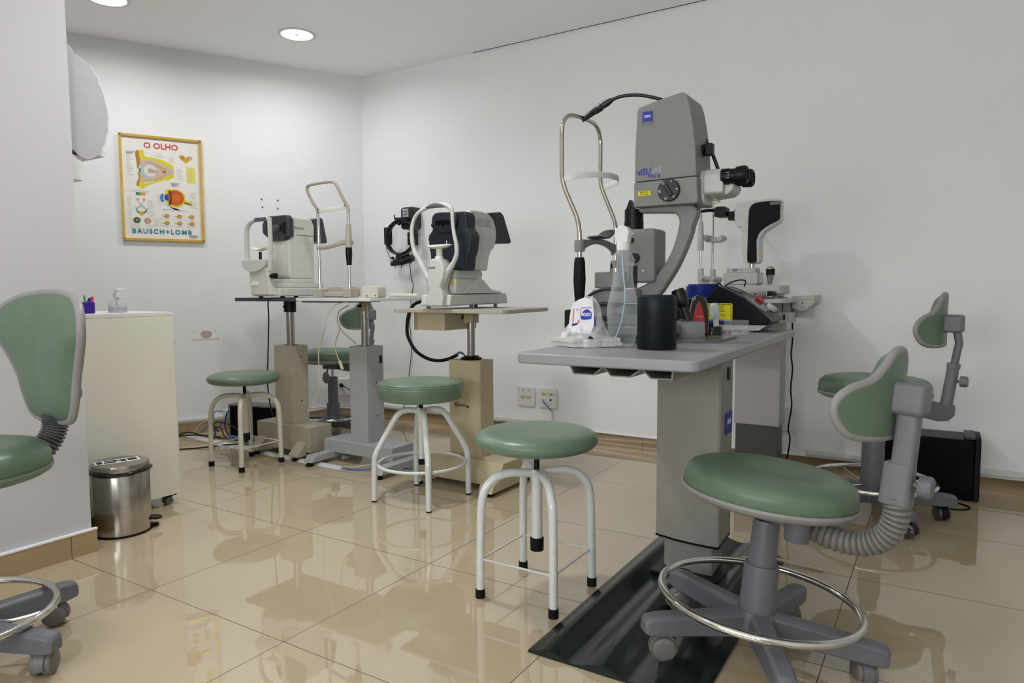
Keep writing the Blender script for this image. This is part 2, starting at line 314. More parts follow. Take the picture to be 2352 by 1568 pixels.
# orbit section: yellow fat, muscles, globe
shp('brown',[(.17,.145),(.22,.135),(.235,.2),(.22,.27),(.19,.31),(.18,.25)]); shp('brown',[(.19,.34),(.22,.37),(.215,.42),(.22,.47),(.175,.485),(.17,.45),(.2,.4)])
shp('yel',[(.22,.13),(.28,.13),(.29,.18),(.37,.19),(.5,.205),(.6,.235),(.65,.26),(.655,.285),(.6,.29),(.5,.25),(.38,.215),(.27,.215),(.225,.21)])
shp('yel',[(.2,.49),(.215,.42),(.27,.45),(.36,.435),(.47,.395),(.56,.37),(.645,.345),(.65,.375),(.59,.4),(.57,.42),(.55,.405),(.42,.44),(.3,.475),(.24,.51)])
shp('flesh',[(.24,.215),(.38,.215),(.5,.25),(.645,.29),(.645,.345),(.56,.37),(.45,.4),(.33,.435),(.24,.44),(.22,.4),(.225,.26)])
shp('pink',[(.28,.235),(.42,.25),(.55,.295),(.58,.315),(.5,.3),(.4,.27),(.29,.25)]); shp('pink',[(.3,.42),(.42,.4),(.55,.345),(.5,.39),(.4,.42)])
ell('grey',.31,.325,.1,.072); ell('lgrey',.35,.32,.085,.06); shp('pink',[(.33,.3),(.43,.315),(.43,.34),(.33,.345)]); ell('brown',.53,.325,.03,.016); ell('green',.215,.325,.012,.026)
rec('ly',.82,.94,.26,.42)
for k in range(11): rec('txt',.835,.835+.08*random.uniform(.6,1),.27+.0135*k,.274+.0135*k)
shp('yo',[(.73,.155),(.78,.14),(.83,.165),(.86,.15),(.91,.16),(.87,.19),(.83,.215),(.78,.2)]); ell('brown',.87,.168,.03,.018); ell('lgrey',.875,.17,.014,.01); ell('brown',.775,.17,.03,.014)
# eyeball section
shp('yel',[(.53,.52),(.6,.495),(.72,.5),(.79,.55),(.8,.6),(.88,.615),(.87,.65),(.78,.635),(.73,.665),(.62,.67),(.55,.645)]); shp('lgrey',[(.49,.58),(.55,.65),(.65,.7),(.72,.7),(.63,.68),(.53,.66)])
ell('orange',.66,.58,.115,.078); ell('rust',.67,.585,.07,.045); shp('dark',[(.575,.515),(.6,.51),(.615,.58),(.6,.65),(.57,.65),(.595,.58)]); ell('blue',.495,.585,.035,.042); ell('lgrey',.525,.585,.018,.05); ell('dblue',.545,.58,.028,.032); shp('dark',[(.78,.62),(.87,.64),(.87,.648),(.78,.63)]); rec('red',.62,.67,.455,.462)
rec('green',.155,.21,.545,.57); rec('yo',.21,.28,.545,.57)
ell('yo',.175,.615,.016,.013); ell('yo',.255,.612,.016,.013); shp('grey',[(.175,.62),(.215,.66),(.255,.62),(.225,.665),(.275,.7),(.28,.72),(.22,.675),(.15,.72),(.155,.7),(.205,.665)],False)
shp('green',[(.145,.68),(.15,.72),(.18,.75),(.24,.755),(.285,.73),(.29,.69),(.275,.72),(.235,.735),(.19,.735),(.16,.715)]); shp('yo',[(.19,.745),(.22,.73),(.25,.74),(.235,.765),(.2,.765)])
ell('green',.155,.82,.047,.03); ell('dark',.155,.82,.03,.02); ell('yo',.155,.818,.014,.01); ell('pink',.29,.822,.045,.028); ell('brown',.29,.822,.028,.018); ell('lgrey',.29,.82,.012,.009)
for i in range(6):
    cx=.54+.165*(i%3); cy=.765+.07*(i//3); rec('ly',cx-.07,cx-.02,cy-.004,cy+.003); ell('brown',cx,cy,.033,.018); ell('yo',cx,cy,.023,.012); rec('txt',cx-.09,cx+.05,cy+.028,cy+.031)
for (a,b,n,w) in ((.05,.18,10,.09),(.44,.15,2,.12),(.60,.17,3,.10),(.69,.29,5,.11),(.05,.6,9,.07),(.3,.62,8,.1),(.42,.56,5,.09),(.86,.52,8,.1),(.06,.8,6,.06),(.36,.8,4,.12),(.1,.86,3,.12),(.27,.865,3,.12)):
    for k in range(n): rec('txt',a,a+w*random.uniform(.5,1),b+.021*k,b+.0245*k if False else b+.021*k+.003)
rec('mid',.05,.16,.145,.150); rec('mid',.06,.13,.162,.167); rec('mid',.6,.72,.43,.435); rec('mid',.62,.71,.446,.451); rec('mid',.1,.33,.528,.531); rec('mid',.49,.81,.7,.703)
rec('dblue',.83,.94,.965,.975); rec('txt',.85,.92,.95,.958)
pr_=obj('print',mb,PM,t)
text('title_lettering','O OLHO',.048,pp(.5,.075,.0078),-wd*-1 if False else wd*-1,(0,0,1),PM[PI_['red']],pr_,bold=.0006)
text('sponsor_lettering','BAUSCH+LOMB',.038,pp(.475,.93,.0078),-wd,(0,0,1),PM[PI_['teal']],pr_,bold=.0012,space=1.32)

# ------------------------------------------------------------------ wall air conditioner behind the pillar
t=thing('air_conditioner','grey-ended wall air conditioner with curved front jutting past the pillar edge','air conditioner',(-.9,.073,1.36))
prof=smooth2([(.074,1.716),(.10,1.711),(.125,1.701),(.152,1.684),(.163,1.667),(.177,1.646),(.184,1.622),(.195,1.599),(.199,1.574),(.204,1.551),(.2065,1.53),(.2075,1.512),(.204,1.490),(.205,1.471),(.197,1.45),(.194,1.429),(.183,1.41),(.177,1.392),(.156,1.370),(.132,1.361),(.109,1.365),(.095,1.379),(.082,1.388),(.074,1.389)],2)
mb=MB(); mb.prism(prof,'x',-.505,-.500); obj('end_panel',mb,mat('ac_end_grey','#ACAAAE',.5,bump=.1),t)
pr2=[(a+(.008 if a>.08 else 0),b) for a,b in prof]; mb=MB(); mb.prism([(a,b) for a,b in pr2],'x',-1.3,-.506); obj('body',mb,WHITE,t,bevel=.003)
mb=MB(); mb.prism([(.074,1.39),(.2,1.38),(.212,1.395),(.18,1.405)],'x',-1.29,-.515); obj('louvre',mb,WHITE,t)
mb=MB(); mb.box(-.56,-.506,.0735,.118,1.285,1.372); obj('pipe_cover',mb,WHITE,t,bevel=.004,label='white pipe cover below the unit')

# ------------------------------------------------------------------ outlets
def plate(x,label,kind):
    t=thing('wall_socket',label,'wall socket',(x,WY,.184),group='white wall plates')
    if kind!='side':
        mb=MB(); mb.prism(rrect(x-.065,x+.065,.184,.308,.012),'y',WY-.012,WY); obj('plate',mb,WHITE,t,bevel=.004)
    if kind=='power':
        for dx in (-.022,.022):
            mb=MB(); pts=[(x+dx-.02,.243),(x+dx-.012,.253),(x+dx+.012,.253),(x+dx+.02,.243),(x+dx+.012,.233),(x+dx-.012,.233)]; mb.prism(pts,'y',WY-.0135,WY-.012); f=obj('outlet',mb,mat('outlet_cream','#C9C29A',.5),t)
            mb=MB()
            for k in (-.009,0,.009): mb.cyl((x+dx+k,WY-.0137,.243-(.003 if k==0 else 0)),(x+dx+k,WY-.0132,.243-(.003 if k==0 else 0)),.0024,seg=10)
            obj('pin_hole',mb,BLACK,f)
            text('marking','-16',.012,(x+dx,WY-.0125,.285),(1,0,0),(0,0,1),INK,f)
    if kind=='net':
        mb=MB(); mb.box(x-.045,x-.006,WY-.0135,WY-.012,.215,.252); mb.box(x+.006,x+.045,WY-.0135,WY-.012,.215,.252); obj('jack_frame',mb,WHITE,t,bevel=.001)
        mb=MB(); mb.box(x+.018,x+.03,WY-.0138,WY-.0134,.232,.243); mb.box(x+.021,x+.027,WY-.0138,WY-.0134,.228,.232); obj('jack_port',mb,BLACK,t)
        mb=MB(); mb.box(x-.042,x-.004,WY-.0133,WY-.0118,.262,.280); mb.box(x+.006,x+.045,WY-.0133,WY-.0118,.262,.280); lb=obj('paper_label',mb,mat('old_label','#CFC68F',.6),t)
        text('marking','Aux',.011,(x-.023,WY-.0135,.271),(1,0,0),(0,0,1),INK,lb); text('marking','Ptg',.011,(x+.025,WY-.0135,.271),(1,0,0),(0,0,1),INK,lb)
    return t
plate(-.165,'white double power socket plate, left of the two on the far wall','power')
plate(-.014,'white network plate with a blue cable, right of the power socket','net')
t=thing('wall_socket','plain white socket plate low on the wall behind the black cord','wall socket',(1.35,WY,.188),group='white wall plates'); mb=MB(); mb.prism(rrect(1.29,1.404,.188,.308,.012),'y',WY-.014,WY); obj('plate',mb,WHITE,t,bevel=.004)
mb=MB(); mb.tube([(-.042,WY-.016,.236),(-.03,WY-.03,.225),(-.01,WY-.02,.2),(.018,WY-.014,.172)],.003); n=tag(obj('network_cable',mb,mat('blue_cable','#1F62A8',.4)),'short blue network cable plugged into the right wall plate','cable')
mb=MB(); mb.box(.012,.024,WY-.012,WY,.07,.17); tag(obj('cable_duct',mb,WHITE,bevel=.002),'narrow white duct dropping below the network plate','cable duct')
t=thing('wall_socket','white socket box with black plug on the angled wall behind the rolling stool','wall socket',wl(.165,.22),group='white wall plates')
mb=MB(); wbox(mb,.225,.105,.165,.285,0,.03); obj('plate',mb,WHITE,t,bevel=.004)
mb=MB(); mb.cyl(wl(.2,.24,.03),wl(.2,.24,.06),.016,.009,16); obj('plug',mb,BLACK,t)
mb=MB(); mb.tube([wl(.2,.24,.06),wl(.16,.21,.1),wl(.1,.12,.09),wl(.05,.02,.06)],.003); obj('power_cord',mb,RUB,t,label='thin black cord leaving the plug')

exec_stage=1
# ------------------------------------------------------------------ round stools
def stool_straight(name,label,loc,rz,legm,capm,seatz=.415,group='green topped four-legged stools'):
    t=thing(name,label,'stool',loc,rz,group)
    K=dict(world=False)
    s=seatz; mb=MB()
    prof=[(.0,s),(.14,s-.002),(.172,s+.006),(.183,s+.022),(.182,s+.036),(.17,s+.048),(.14,s+.056),(.09,s+.060),(.0,s+.062)]
    mb.lathe(prof,seg=64)
    for v in mb.bm.verts:
        if v.co.z<s+.02:
            a=math.atan2(v.co.y,v.co.x); r=math.hypot(v.co.x,v.co.y)
            if r>.16: k=1+.006*math.sin(a*61)+.004*math.sin(a*37+1); v.co.x*=k; v.co.y*=k
    obj('seat',mb,GREEN2,t,sub=1,**K)
    mb=MB(); mb.cyl((0,0,.37),(0,0,s+.004),.0085,seg=16); obj('height_screw',mb,BLACK,t,**K)
    mb=MB(); mb.lathe([(.0,.134),(.0165,.134),(.0165,.35),(.019,.362),(.019,.374),(.0,.374)],seg=28); sl=obj('screw_sleeve',mb,legm,t,**K)
    mb=MB(); mb.lathe([(.0,.128),(.020,.128),(.0205,.165),(.0185,.167),(.0,.167)],seg=28); obj('sleeve_cap',mb,capm,sl,**K)
    for k in range(4):
        a=PI/4+k*PI/2; c,sn=math.cos(a),math.sin(a); P=lambda r,z:(r*c,r*sn,z)
        mb=MB(); mb.tube([P(.012,.362),P(.05,.366),P(.09,.366),P(.13,.352),P(.158,.318),P(.168,.27),P(.171,.18),P(.1735,.015)],.0125,seg=16,sub=7); l=obj('leg',mb,legm,t,**K)
        mb=MB(); mb.cyl(P(.1735,0),P(.1735,.026),.0146,.0142,18); obj('rubber_foot',mb,capm,l,**K)
        b=a+PI/2; mb=MB(); mb.cyl(P(.17,.115),(.17*math.cos(b),.17*math.sin(b),.115),.0035,seg=10); obj('crossbar',mb,legm,t,**K)
    return t
s1=stool_straight('round_stool','green round stool with straight white legs nearest the camera beside the big grey desk',(1.0085,.604,0),0,LEGW,RUB,seatz=.438)
dup_legs=stool_straight('round_stool','small green round stool with cream legs in front of the left instrument table',(-1.066,1.15,0),0,LEGC,RUB,seatz=.428)
t=thing('round_stool','thick stitched green stool with splayed white legs and foot ring','stool',(.11,1.16,0),.03,'green topped four-legged stools'); K=dict(world=False)
mb=MB(); s=.438; mb.lathe([(.0,s),(.165,s),(.176,s+.006),(.184,s+.03),(.188,s+.054),(.186,s+.066),(.178,s+.074),(.15,s+.08),(.08,s+.083),(0,s+.084)],seg=56); st=obj('seat',mb,GREEN2,t,**K)
mb=MB(); mb.tube([(.1865*math.cos(k*PI/12),.1865*math.sin(k*PI/12),s+.066) for k in range(24)],.0017,seg=6,sub=2,closed=True); mb.tube([(.182*math.cos(k*PI/12),.182*math.sin(k*PI/12),s+.073) for k in range(24)],.0013,seg=6,sub=2,closed=True); obj('piping',mb,GREEN2,st,**K)
mb=MB(); mb.cyl((0,0,.37),(0,0,s+.004),.009,seg=16); obj('height_screw',mb,BLACK,t,**K)
mb=MB(); mb.lathe([(0,.16),(.0135,.16),(.0145,.36),(.019,.385),(.019,.398),(0,.398)],seg=24); sl=obj('screw_sleeve',mb,LEGW,t,**K); mb=MB(); mb.cyl((0,0,.15),(0,0,.175),.0155); obj('sleeve_cap',mb,RUB,sl,**K)
for k in range(4):
    a=PI/4+k*PI/2; P=lambda r,z:(r*math.cos(a),r*math.sin(a),z)
    mb=MB(); mb.tube([P(.01,.384),P(.05,.39),P(.085,.384),P(.11,.36),P(.145,.30),P(.182,.235),P(.198,.20),P(.203,.16),P(.206,.006)],.0128,seg=16,sub=7); l=obj('leg',mb,LEGW,t,**K)
    mb=MB(); mb.cyl(P(.206,0),P(.206,.008),.0125,seg=16); obj('rubber_foot',mb,RUB,l,**K)
mb=MB(); mb.tube([(.188*math.cos(k*PI/12),.188*math.sin(k*PI/12),.158) for k in range(24)],.0068,seg=12,sub=3,closed=True); obj('foot_ring',mb,LEGW,t,**K)

# ------------------------------------------------------------------ swivel chairs
LUMB=[(0,-.082),(.08,-.082),(.15,-.073),(.185,-.042),(.188,-.006),(.155,.022),(.105,.038),(.065,.068),(.035,.097),(.0,.105)]
FAN=[(0,-.145),(.055,-.145),(.10,-.132),(.13,-.085),(.155,-.02),(.20,.045),(.232,.085),(.235,.12),(.20,.16),(.12,.186),(0,.195)]
def backrest(t,out,Rc,xb,zc,lean=0,dome=.03,rimr=.009,green=GREEN):
    full=out+[(-a,b) for a,b in out[::-1]][1:-1]; q=smooth2(full,4)
    def f(off):
        def g(u,v,tt):
            th=u/Rc; d=off(tt)
            return (xb-Rc+(Rc+d)*math.cos(th)+lean*v,(Rc+d)*math.sin(th),zc+v)
        return g
    mb=MB(); mb.patch(q,f(lambda tt:-.008-dome*(1-tt**5)),[.985,.95,.9,.8,.65,.45,.25]); 
    mb.patch(q[::-1],f(lambda tt:.008),[.985,.8,.5,.25]); b=obj('backrest',mb,green,t,world=False)
    mb=MB(); g=f(lambda tt:0); mb.tube([g(u,v,1) for u,v in q],rimr,seg=12,sub=1,closed=True); obj('backrest_rim',mb,RIM,b,world=False)
    return b
def swivel(label,loc,rz,star,seatz,kind,caster='plain',tilt=None,so=(0,0),ringz=.15,R=.23,postz=(.105,.235,.345),backz=.67,rimcol=RIM,boff=0):
    t=thing('swivel_chair',label,'swivel chair',loc,rz,'green wheeled clinic chairs',tilt); K=dict(world=False)
    mb=MB(); mb.lathe([(0,.058),(.045,.058),(.057,.08),(.054,.11),(.046,.121),(0,.123)],seg=32); obj('star_hub',mb,BASEG,t,**K)
    for k in range(5):
        a=math.radians(star+72*k)-rz; c,sn=math.cos(a),math.sin(a)
        def P(r,w,z): return Vector((r*c-w*sn,r*sn+w*c,z))
        mb=MB(); secs=[]
        for r,w,zb,zt in ((.02,.028,.060,.122),(.08,.025,.061,.119),(.16,.0235,.062,.116),(.26,.0235,.063,.111),(.286,.0215,.065,.106),(.294,.016,.069,.098)):
            secs.append([P(r,-w,zb),P(r,w,zb),P(r,w,zt-.008),P(r,w*.6,zt),P(r,-w*.6,zt),P(r,-w,zt-.008)])
        mb.loft(secs); leg=obj('star_leg',mb,BASEG,t,bevel=.004,**K)
        # caster: swivelled a little off the leg
        sw=a+[1.9,2.4,1.2,2.9,.7][k]; hx,hy=math.cos(sw),math.sin(sw); ax=Vector((-hy,hx,0)); cc=P(.25,0,0)+Vector((hx,hy,0))*.012
        mb=MB(); mb.cyl(P(.25,0,.05),P(.25,0,.075),.008,seg=12)
        hood=[cc+Vector((hx*.0345*math.cos(q),hy*.0345*math.cos(q),.030+.0345*math.sin(q))) for q in [PI*i/10 for i in range(-1,12)]]
        mb.loft([[p+ax*w for p in hood] for w in (-.012,.012)])
        wm=BASEG if caster=='plain' else RUB; hm=mat('caster_grey','#6E6A68',.45) if caster=='plain' else BLACK
        cs=obj('caster',mb,hm,leg,bevel=.002,**K)
        mb=MB()
        for w in (-1,1):
            c0=cc+ax*.006*w+Vector((0,0,.0302)); mb.rod(c0,c0+ax*.019*w,[(0,.0295),(.6,.030),(.82,.0285),(.92,.025),(1,.020)],28)
        if caster=='plain': obj('wheel_pair',mb,hm,cs,**K) if False else join_into(cs,mb,hm)
        else: join_into(cs,mb,mat('dark_clear_wheel','#3A3638',.12,coat=.6))
    mb=MB(); mb.tube([(R*math.cos(k*PI/14),R*math.sin(k*PI/14),ringz) for k in range(28)],.0095,seg=14,sub=3,closed=True); rg=obj('foot_ring',mb,CHROME,t,**K)
    mb=MB()
    for k in range(4):
        a=PI/4+k*PI/2; mb.tube([(.036*math.cos(a),.036*math.sin(a),ringz-.02),(.13*math.cos(a),.13*math.sin(a),ringz-.024),(.226*math.cos(a),.226*math.sin(a),ringz-.003)],.004,seg=8,sub=3)
    if kind!='lumbar_bellows' : obj('ring_strut',mb,CHROME,rg,**K)
    z0,z1,z2=postz
    mb=MB(); mb.lathe([(0,z0),(.0435,z0),(.0405,z1-.004),(.0395,z1),(.033,z1),(.033,z1-.01),(0,z1-.01)],seg=32); c1=obj('column',mb,BASEG,t,**K)
    mb=MB(); mb.lathe([(0,z1-.02),(.033,z1-.02),(.031,z2-.003),(.030,z2),(.02,z2),(.02,z2-.006),(0,z2-.006)],seg=32); obj('column_sleeve',mb,BASEG,c1,**K)
    mb=MB(); mb.cyl((0,0,z2-.01),(so[0]*.5,so[1]*.5,seatz-.01),.012,seg=16); obj('gas_spring',mb,CHROME,c1,**K)
    sx,sy=so; z=seatz
    mb=MB(); mb.box(sx-.05,sx+.06,sy-.035,sy+.035,z-.05,z-.01); mb.box(sx-.09,sx+.15,sy-.028,sy+.028,z-.022,z-.006); mech=obj('seat_mechanism',mb,DGREY,t,bevel=.004,**K)
    def cush(off,zz): return (sx,sy,zz)
    n=56
    def ro(a): return .196+.008*math.cos(2*a)-.006*math.cos(a)
    def dish(x,y): return -.012*math.exp(-((x-.03)**2+y*y)/.008)+.0
    mb=MB(); secs=[]
    for k_,h in ((.0,.002),(.9,.0),(.965,.004),(.99,.02),(.99,.036),(.965,.052),(.90,.064),(.76,.072),(.5,.074),(.25,.0735),(.02,.073)):
        secs.append([Vector((sx+ro(2*PI*i/n)*max(k_,.01)*math.cos(2*PI*i/n),sy+ro(2*PI*i/n)*max(k_,.01)*math.sin(2*PI*i/n),z+h+(dish(ro(0)*k_*math.cos(2*PI*i/n),ro(0)*k_*math.sin(2*PI*i/n)) if h>.045 else 0))) for i in range(n)])
    mb.loft(secs); obj('seat',mb,GREEN,t,**K)
    mb=MB(); secs=[]
    for k_,h in ((.6,-.012),(.93,-.008),(.995,.0),(1.012,.008),(1.0,.014),(.95,.012)):
        secs.append([Vector((sx+ro(2*PI*i/n)*k_*math.cos(2*PI*i/n),sy+ro(2*PI*i/n)*k_*math.sin(2*PI*i/n),z+h)) for i in range(n)])
    mb.loft(secs); obj('seat_pan',mb,rimcol,t,**K)
    if kind=='lumbar_bellows':
        path=[(.275,0,z+.075),(.278,0,z+.03),(.262,0,z-.015),(.22,0,z-.045),(.16,0,z-.052),(.10,0,z-.042),(.06,0,z-.028)]
        mb=MB(); bellows(mb,path,.027,26); obj('bellows',mb,BELL,t,**K)
        mb=MB(); mb.prism(rrect(.243,.305,-.027,.027,.014),'z',z+.06,z+.15,rrect(.245,.302,-.024,.024,.012)); mb.prism(rrect(.258,.302,-.021,.021,.01),'z',z+.14,backz+.03); ps=obj('back_post',mb,GREY,t,bevel=.004,**K)
        knob(ps,(.302,0,z+.11),(1,0,0),.024)
        backrest(t,LUMB,.3,.246,backz,lean=.0,dome=.034)
        mb=MB(); mb.box(.242,.312,-.033,.033,backz-.03,backz+.04); obj('back_bracket',mb,GREY,t,bevel=.012,seg=3,**K)
        mb=MB(); mb.lathe([(0,z-.06),(.026,z-.055),(.028,z-.045),(.028,z-.01),(0,z-.01)],(.11,-.09,0),seg=24); obj('adjuster_knob',mb,DGREY,mech,**K)
    elif kind=='lumbar_post':
        OFF[0]=(boff,0,0)
        mb=MB(); mb.prism([(.03,z-.012),(.19,z-.006),(.29,z-.018),(.29,z-.055),(.275,z-.073),(.24,z-.078),(.16,z-.065),(.03,z-.05)],'y',-.022,.022); br=obj('back_hinge',mb,DGREY,t,bevel=.003,**K)
        mb=MB(); mb.cyl((.185,-.024,z-.03),(.185,-.020,z-.03),.007,seg=14); mb.cyl((.185,-.024,z-.052),(.185,-.020,z-.052),.008,seg=14); obj('bolt',mb,STEEL,br,**K)
        mb=MB(); mb.rod((.262,0,z-.03),(.283,0,z+.14),[(0,.021),(.9,.020),(.9,.0225),(1,.0225)],20); mb.tube([(.283,0,z+.13),(.292,0,z+.19),(.296,0,z+.22),(.285,0,backz-.02)],.0135,seg=14); ps=obj('back_post',mb,GREY,t,**K)
        knob(ps,(.292,0,z+.075),(1,0,0),.02)
        backrest(t,LUMB,.3,.246,backz,dome=.032)
        mb=MB(); mb.box(.242,.31,-.03,.03,backz-.035,backz+.03); obj('back_bracket',mb,GREY,t,bevel=.01,seg=3,**K)
        mb=MB(); mb.tube([(.02,-.03,z-.02),(.03,-.08,z-.03),(.04,-.12,z-.06)],.005); mb.ball((.042,-.13,z-.09),.026,.008,.036); obj('lever',mb,GREY,mech,**K)
        OFF[0]=None
    else:
        OFF[0]=(sx,sy+.058,0)
        path=[(.255,0,z+.105),(.257,0,z+.08),(.245,0,z+.045),(.215,0,z+.01),(.17,0,z-.012),(.12,0,z-.02)]
        mb=MB(); bellows(mb,path,.031,24); obj('bellows',mb,DGREY,t,**K)
        backrest(t,[(a*.93,b) for a,b in FAN],.55,.262,z+.233,lean=.02,dome=.035,rimr=.011)
        mb=MB(); mb.prism(rrect(.245,.285,-.03,.03,.012),'z',z+.095,z+.27); ps=obj('back_post',mb,RIM,t,bevel=.006,**K)
        knob(ps,(.283,0,z+.155),(1,0,0),.021)
        mb=MB(); mb.lathe([(0,z-.065),(.022,z-.065),(.026,z-.01),(0,z-.01)],(.02,-.1,0),seg=24); obj('adjuster_knob',mb,DGREY,mech,**K)
        OFF[0]=None
    return t
def join_into(o,mb,m):     # add a second-material shape to an existing part mesh
    bm=bmesh.new(); bm.from_mesh(o.data); tmp=bpy.data.meshes.new('t'); bmesh.ops.recalc_face_normals(mb.bm,faces=mb.bm.faces)
    for f in mb.bm.faces: f.smooth=True; f.material_index=1
    for e in mb.bm.edges: e.smooth=not(len(e.link_faces)==2 and e.calc_face_angle(0)>.7)
    mb.bm.to_mesh(tmp); bm.from_mesh(tmp); bm.to_mesh(o.data); bm.free(); mb.bm.free(); bpy.data.meshes.remove(tmp); o.data.materials.append(m)
def bellows(mb,path,r,n):
    P=smooth(path,12); L=len(P)-1; out=[]; rad=[]
    N_=n*4
    for i in range(N_+1):
        x=i/N_*L; k=min(int(x),L-1); out.append(P[k].lerp(P[k+1],x-k)); rad.append(r*(1.05-.24*(i%4==2)-.04*(i%4 in(1,3))))
    mb.tube(out,rad,seg=20,sub=1)
def knob(par,c,d,r):
    mb=MB(); c=Vector(c); d=Vector(d); mb.cyl(c-d*.004,c+d*.014,.006,seg=12)
    n=30; secs=[]
    for h,k in ((.012,.92),(.016,1),(.032,1),(.037,.88)):
        a=Vector((0,1,0)); b=Vector((0,0,1)); secs.append([c+d*h+(a*math.cos(2*PI*i/n)+b*math.sin(2*PI*i/n))*r*k*(1-.07*(i%5==0)) for i in range(n)])
    mb.loft(secs); obj('knob',mb,GREY,par,world=False)
swivel('green wheeled chair with lumbar backrest and grey bellows, in front of the grey laser desk',(1.645,.56,0),math.radians(-13),7,.40,'lumbar_bellows',tilt=(math.radians(5),(-.53,.85,0)),ringz=.15,R=.232,backz=.685)
swivel('green wheeled chair with dark clear casters standing against the far wall beside the computer tower',(1.80,1.91,0),math.radians(-9),12,.485,'lumbar_post',caster='clear',ringz=.145,R=.222,postz=(.115,.33,.385),backz=.775,boff=-.022)
swivel('green wheeled chair with tall fan backrest, cut off by the left edge of the photo',(.012,-.5,0),math.radians(92),22,.475,'fan',ringz=.125,R=.216,postz=(.105,.235,.34),so=(.0015,-.061),rimcol=GREEN)
swivel('green wheeled chair half hidden behind the slim instrument tables near the corner',(-1.24,1.93,0),math.radians(12),60,.467,'lumbar_post',ringz=.125,R=.222,postz=(.09,.20,.365),backz=.76)

# ------------------------------------------------------------------ waste bin, cabinet and what stands on it
t=thing('pedal_bin','round stainless steel pedal bin with black liner beside the pillar','waste bin',(-.60,.245,0)); c=(-.60,.245,0)
mb=MB(); mb.lathe([(0,.006),(.098,.006),(.099,.02),(.099,.232),(.097,.236),(0,.236)],c,seg=56); obj('body',mb,STEEL,t)
mb=MB(); mb.lathe([(0,0),(.1,0),(.101,.007),(0,.008)],c,seg=48); obj('base_ring',mb,BLACK,t)
mb=MB(); mb.lathe([(0,.243),(.098,.243),(.099,.258),(.097,.266),(.088,.269),(0,.272)],c,seg=56); ld=obj('lid',mb,STEEL,t)
mb=MB(); P=[]
for k in range(36):
    a=2*PI*k/36; r=.1+.004*abs(math.sin(a*2.5+1)); P.append((c[0]+r*math.cos(a),c[1]+r*math.sin(a),.238+.003*math.sin(a*3)))
mb.tube(P,[.005+.0035*abs(math.sin(k*.19)) for k in range(72)],seg=8,sub=2,closed=True); obj('liner_edge',mb,mat('bin_liner','#0A0A0B',.25,bump=.6,bscale=90),t)
mb=MB(); R_=Matrix.Translation(Vector((-.60,.235,.2705)))@Matrix.Rotation(math.radians(72),4,'Z'); mb.box(-.075,.075,-.03,.03,0,.001,R_); lb=obj('lid_sticker',mb,WHT,ld,label='white printed sticker on the lid')
mb=MB()
for a,b,c_,d in ((-.068,-.05,-.02,.02),(-.045,-.005,-.022,-.004),(-.04,.0,.004,.022),(.012,.03,-.02,.018),(.036,.066,-.018,.02)): mb.box(a,b,c_,d,.001,.0016,R_)
obj('sticker_print',mb,INK,lb)
mb=MB(); R_=Matrix.Translation(Vector((-.60,.245,0)))@Matrix.Rotation(math.radians(60),4,'Z'); mb.loft([[R_@Vector(p) for p in ((.095,-.018,z),(.11,-.03,z),(.128,-.018,z-.003),(.135,0,z-.004),(.128,.018,z-.003),(.11,.03,z),(.095,.018,z))] for z in (.034,.041)]); obj('pedal',mb,BLACK,t,bevel=.002)
mb=MB(); mb.loft([[R_@Vector(p) for p in ((.09,-.02,z),(.122,0,z),(.09,.02,z))] for z in (.002,.014)]); obj('pedal_stop',mb,BLACK,t)

CABR=Matrix.Translation(Vector((-.727,.56,0)))@Matrix.Rotation(0,4,'Z')
t=thing('cabinet','cream white rolling cabinet between the pillar and the left wall','cabinet',(-.95,.35,0)); CW=mat('cabinet_laminate','#DEDBCC',.42,var=.02,scale=5)
def cb(p): # skewed plan of the cabinet: near side runs from (-.735,.375) to (-.727,.60)
    return p
x0,x1,y0,y1=-1.18,-.735,.10,.566
mb=MB(); mb.box(x0,x1,y0,y1,.045,.805); obj('carcass',mb,CW,t,bevel=.0015)
mb=MB(); mb.box(x0-.002,x1+.001,y0,y1+.001,.805,.8205); obj('top_panel',mb,WHITE,t,bevel=.0015)
mb=MB(); mb.box(x0+.02,x1-.02,y1,y1+.016,.5,.79); d=obj('drawer',mb,CW,t,bevel=.0015); mb=MB(); mb.cyl((x1-.05,y1+.016,.69),(x1-.05,y1+.03,.69),.006,.009,12); obj('knob',mb,BLACK,d)
mb=MB(); mb.box(x0+.02,x1-.02,y1,y1+.016,.06,.49); d=obj('door',mb,CW,t,bevel=.0015)
for x,y in ((x1-.035,y1-.035),(x0+.05,y1-.05),(x1-.05,y0+.05),(x0+.05,y0+.05)):
    mb=MB(); mb.box(x-.03,x+.03,y-.022,y+.022,.040,.045); mb.prism([(y-.012,.04),(y+.016,.04),(y+.005,.016),(y-.003,.016)],'x',x-.012,x+.012); cs=obj('caster',mb,BLACK,t)
    mb=MB(); mb.cyl((x-.016,y-.003,.0165),(x+.016,y-.003,.0165),.0165,seg=20); obj('wheel',mb,mat('caster_wheel','#6F6E6C',.25),cs)
t=thing('pen_holder','small purple square cup holding pens on the cream cabinet','pen holder',(-.86,.285,.8205))
mb=MB(); mb.box(-.89,-.84,.255,.306,.8205,.866); obj('cup',mb,PURP,t,bevel=.003)
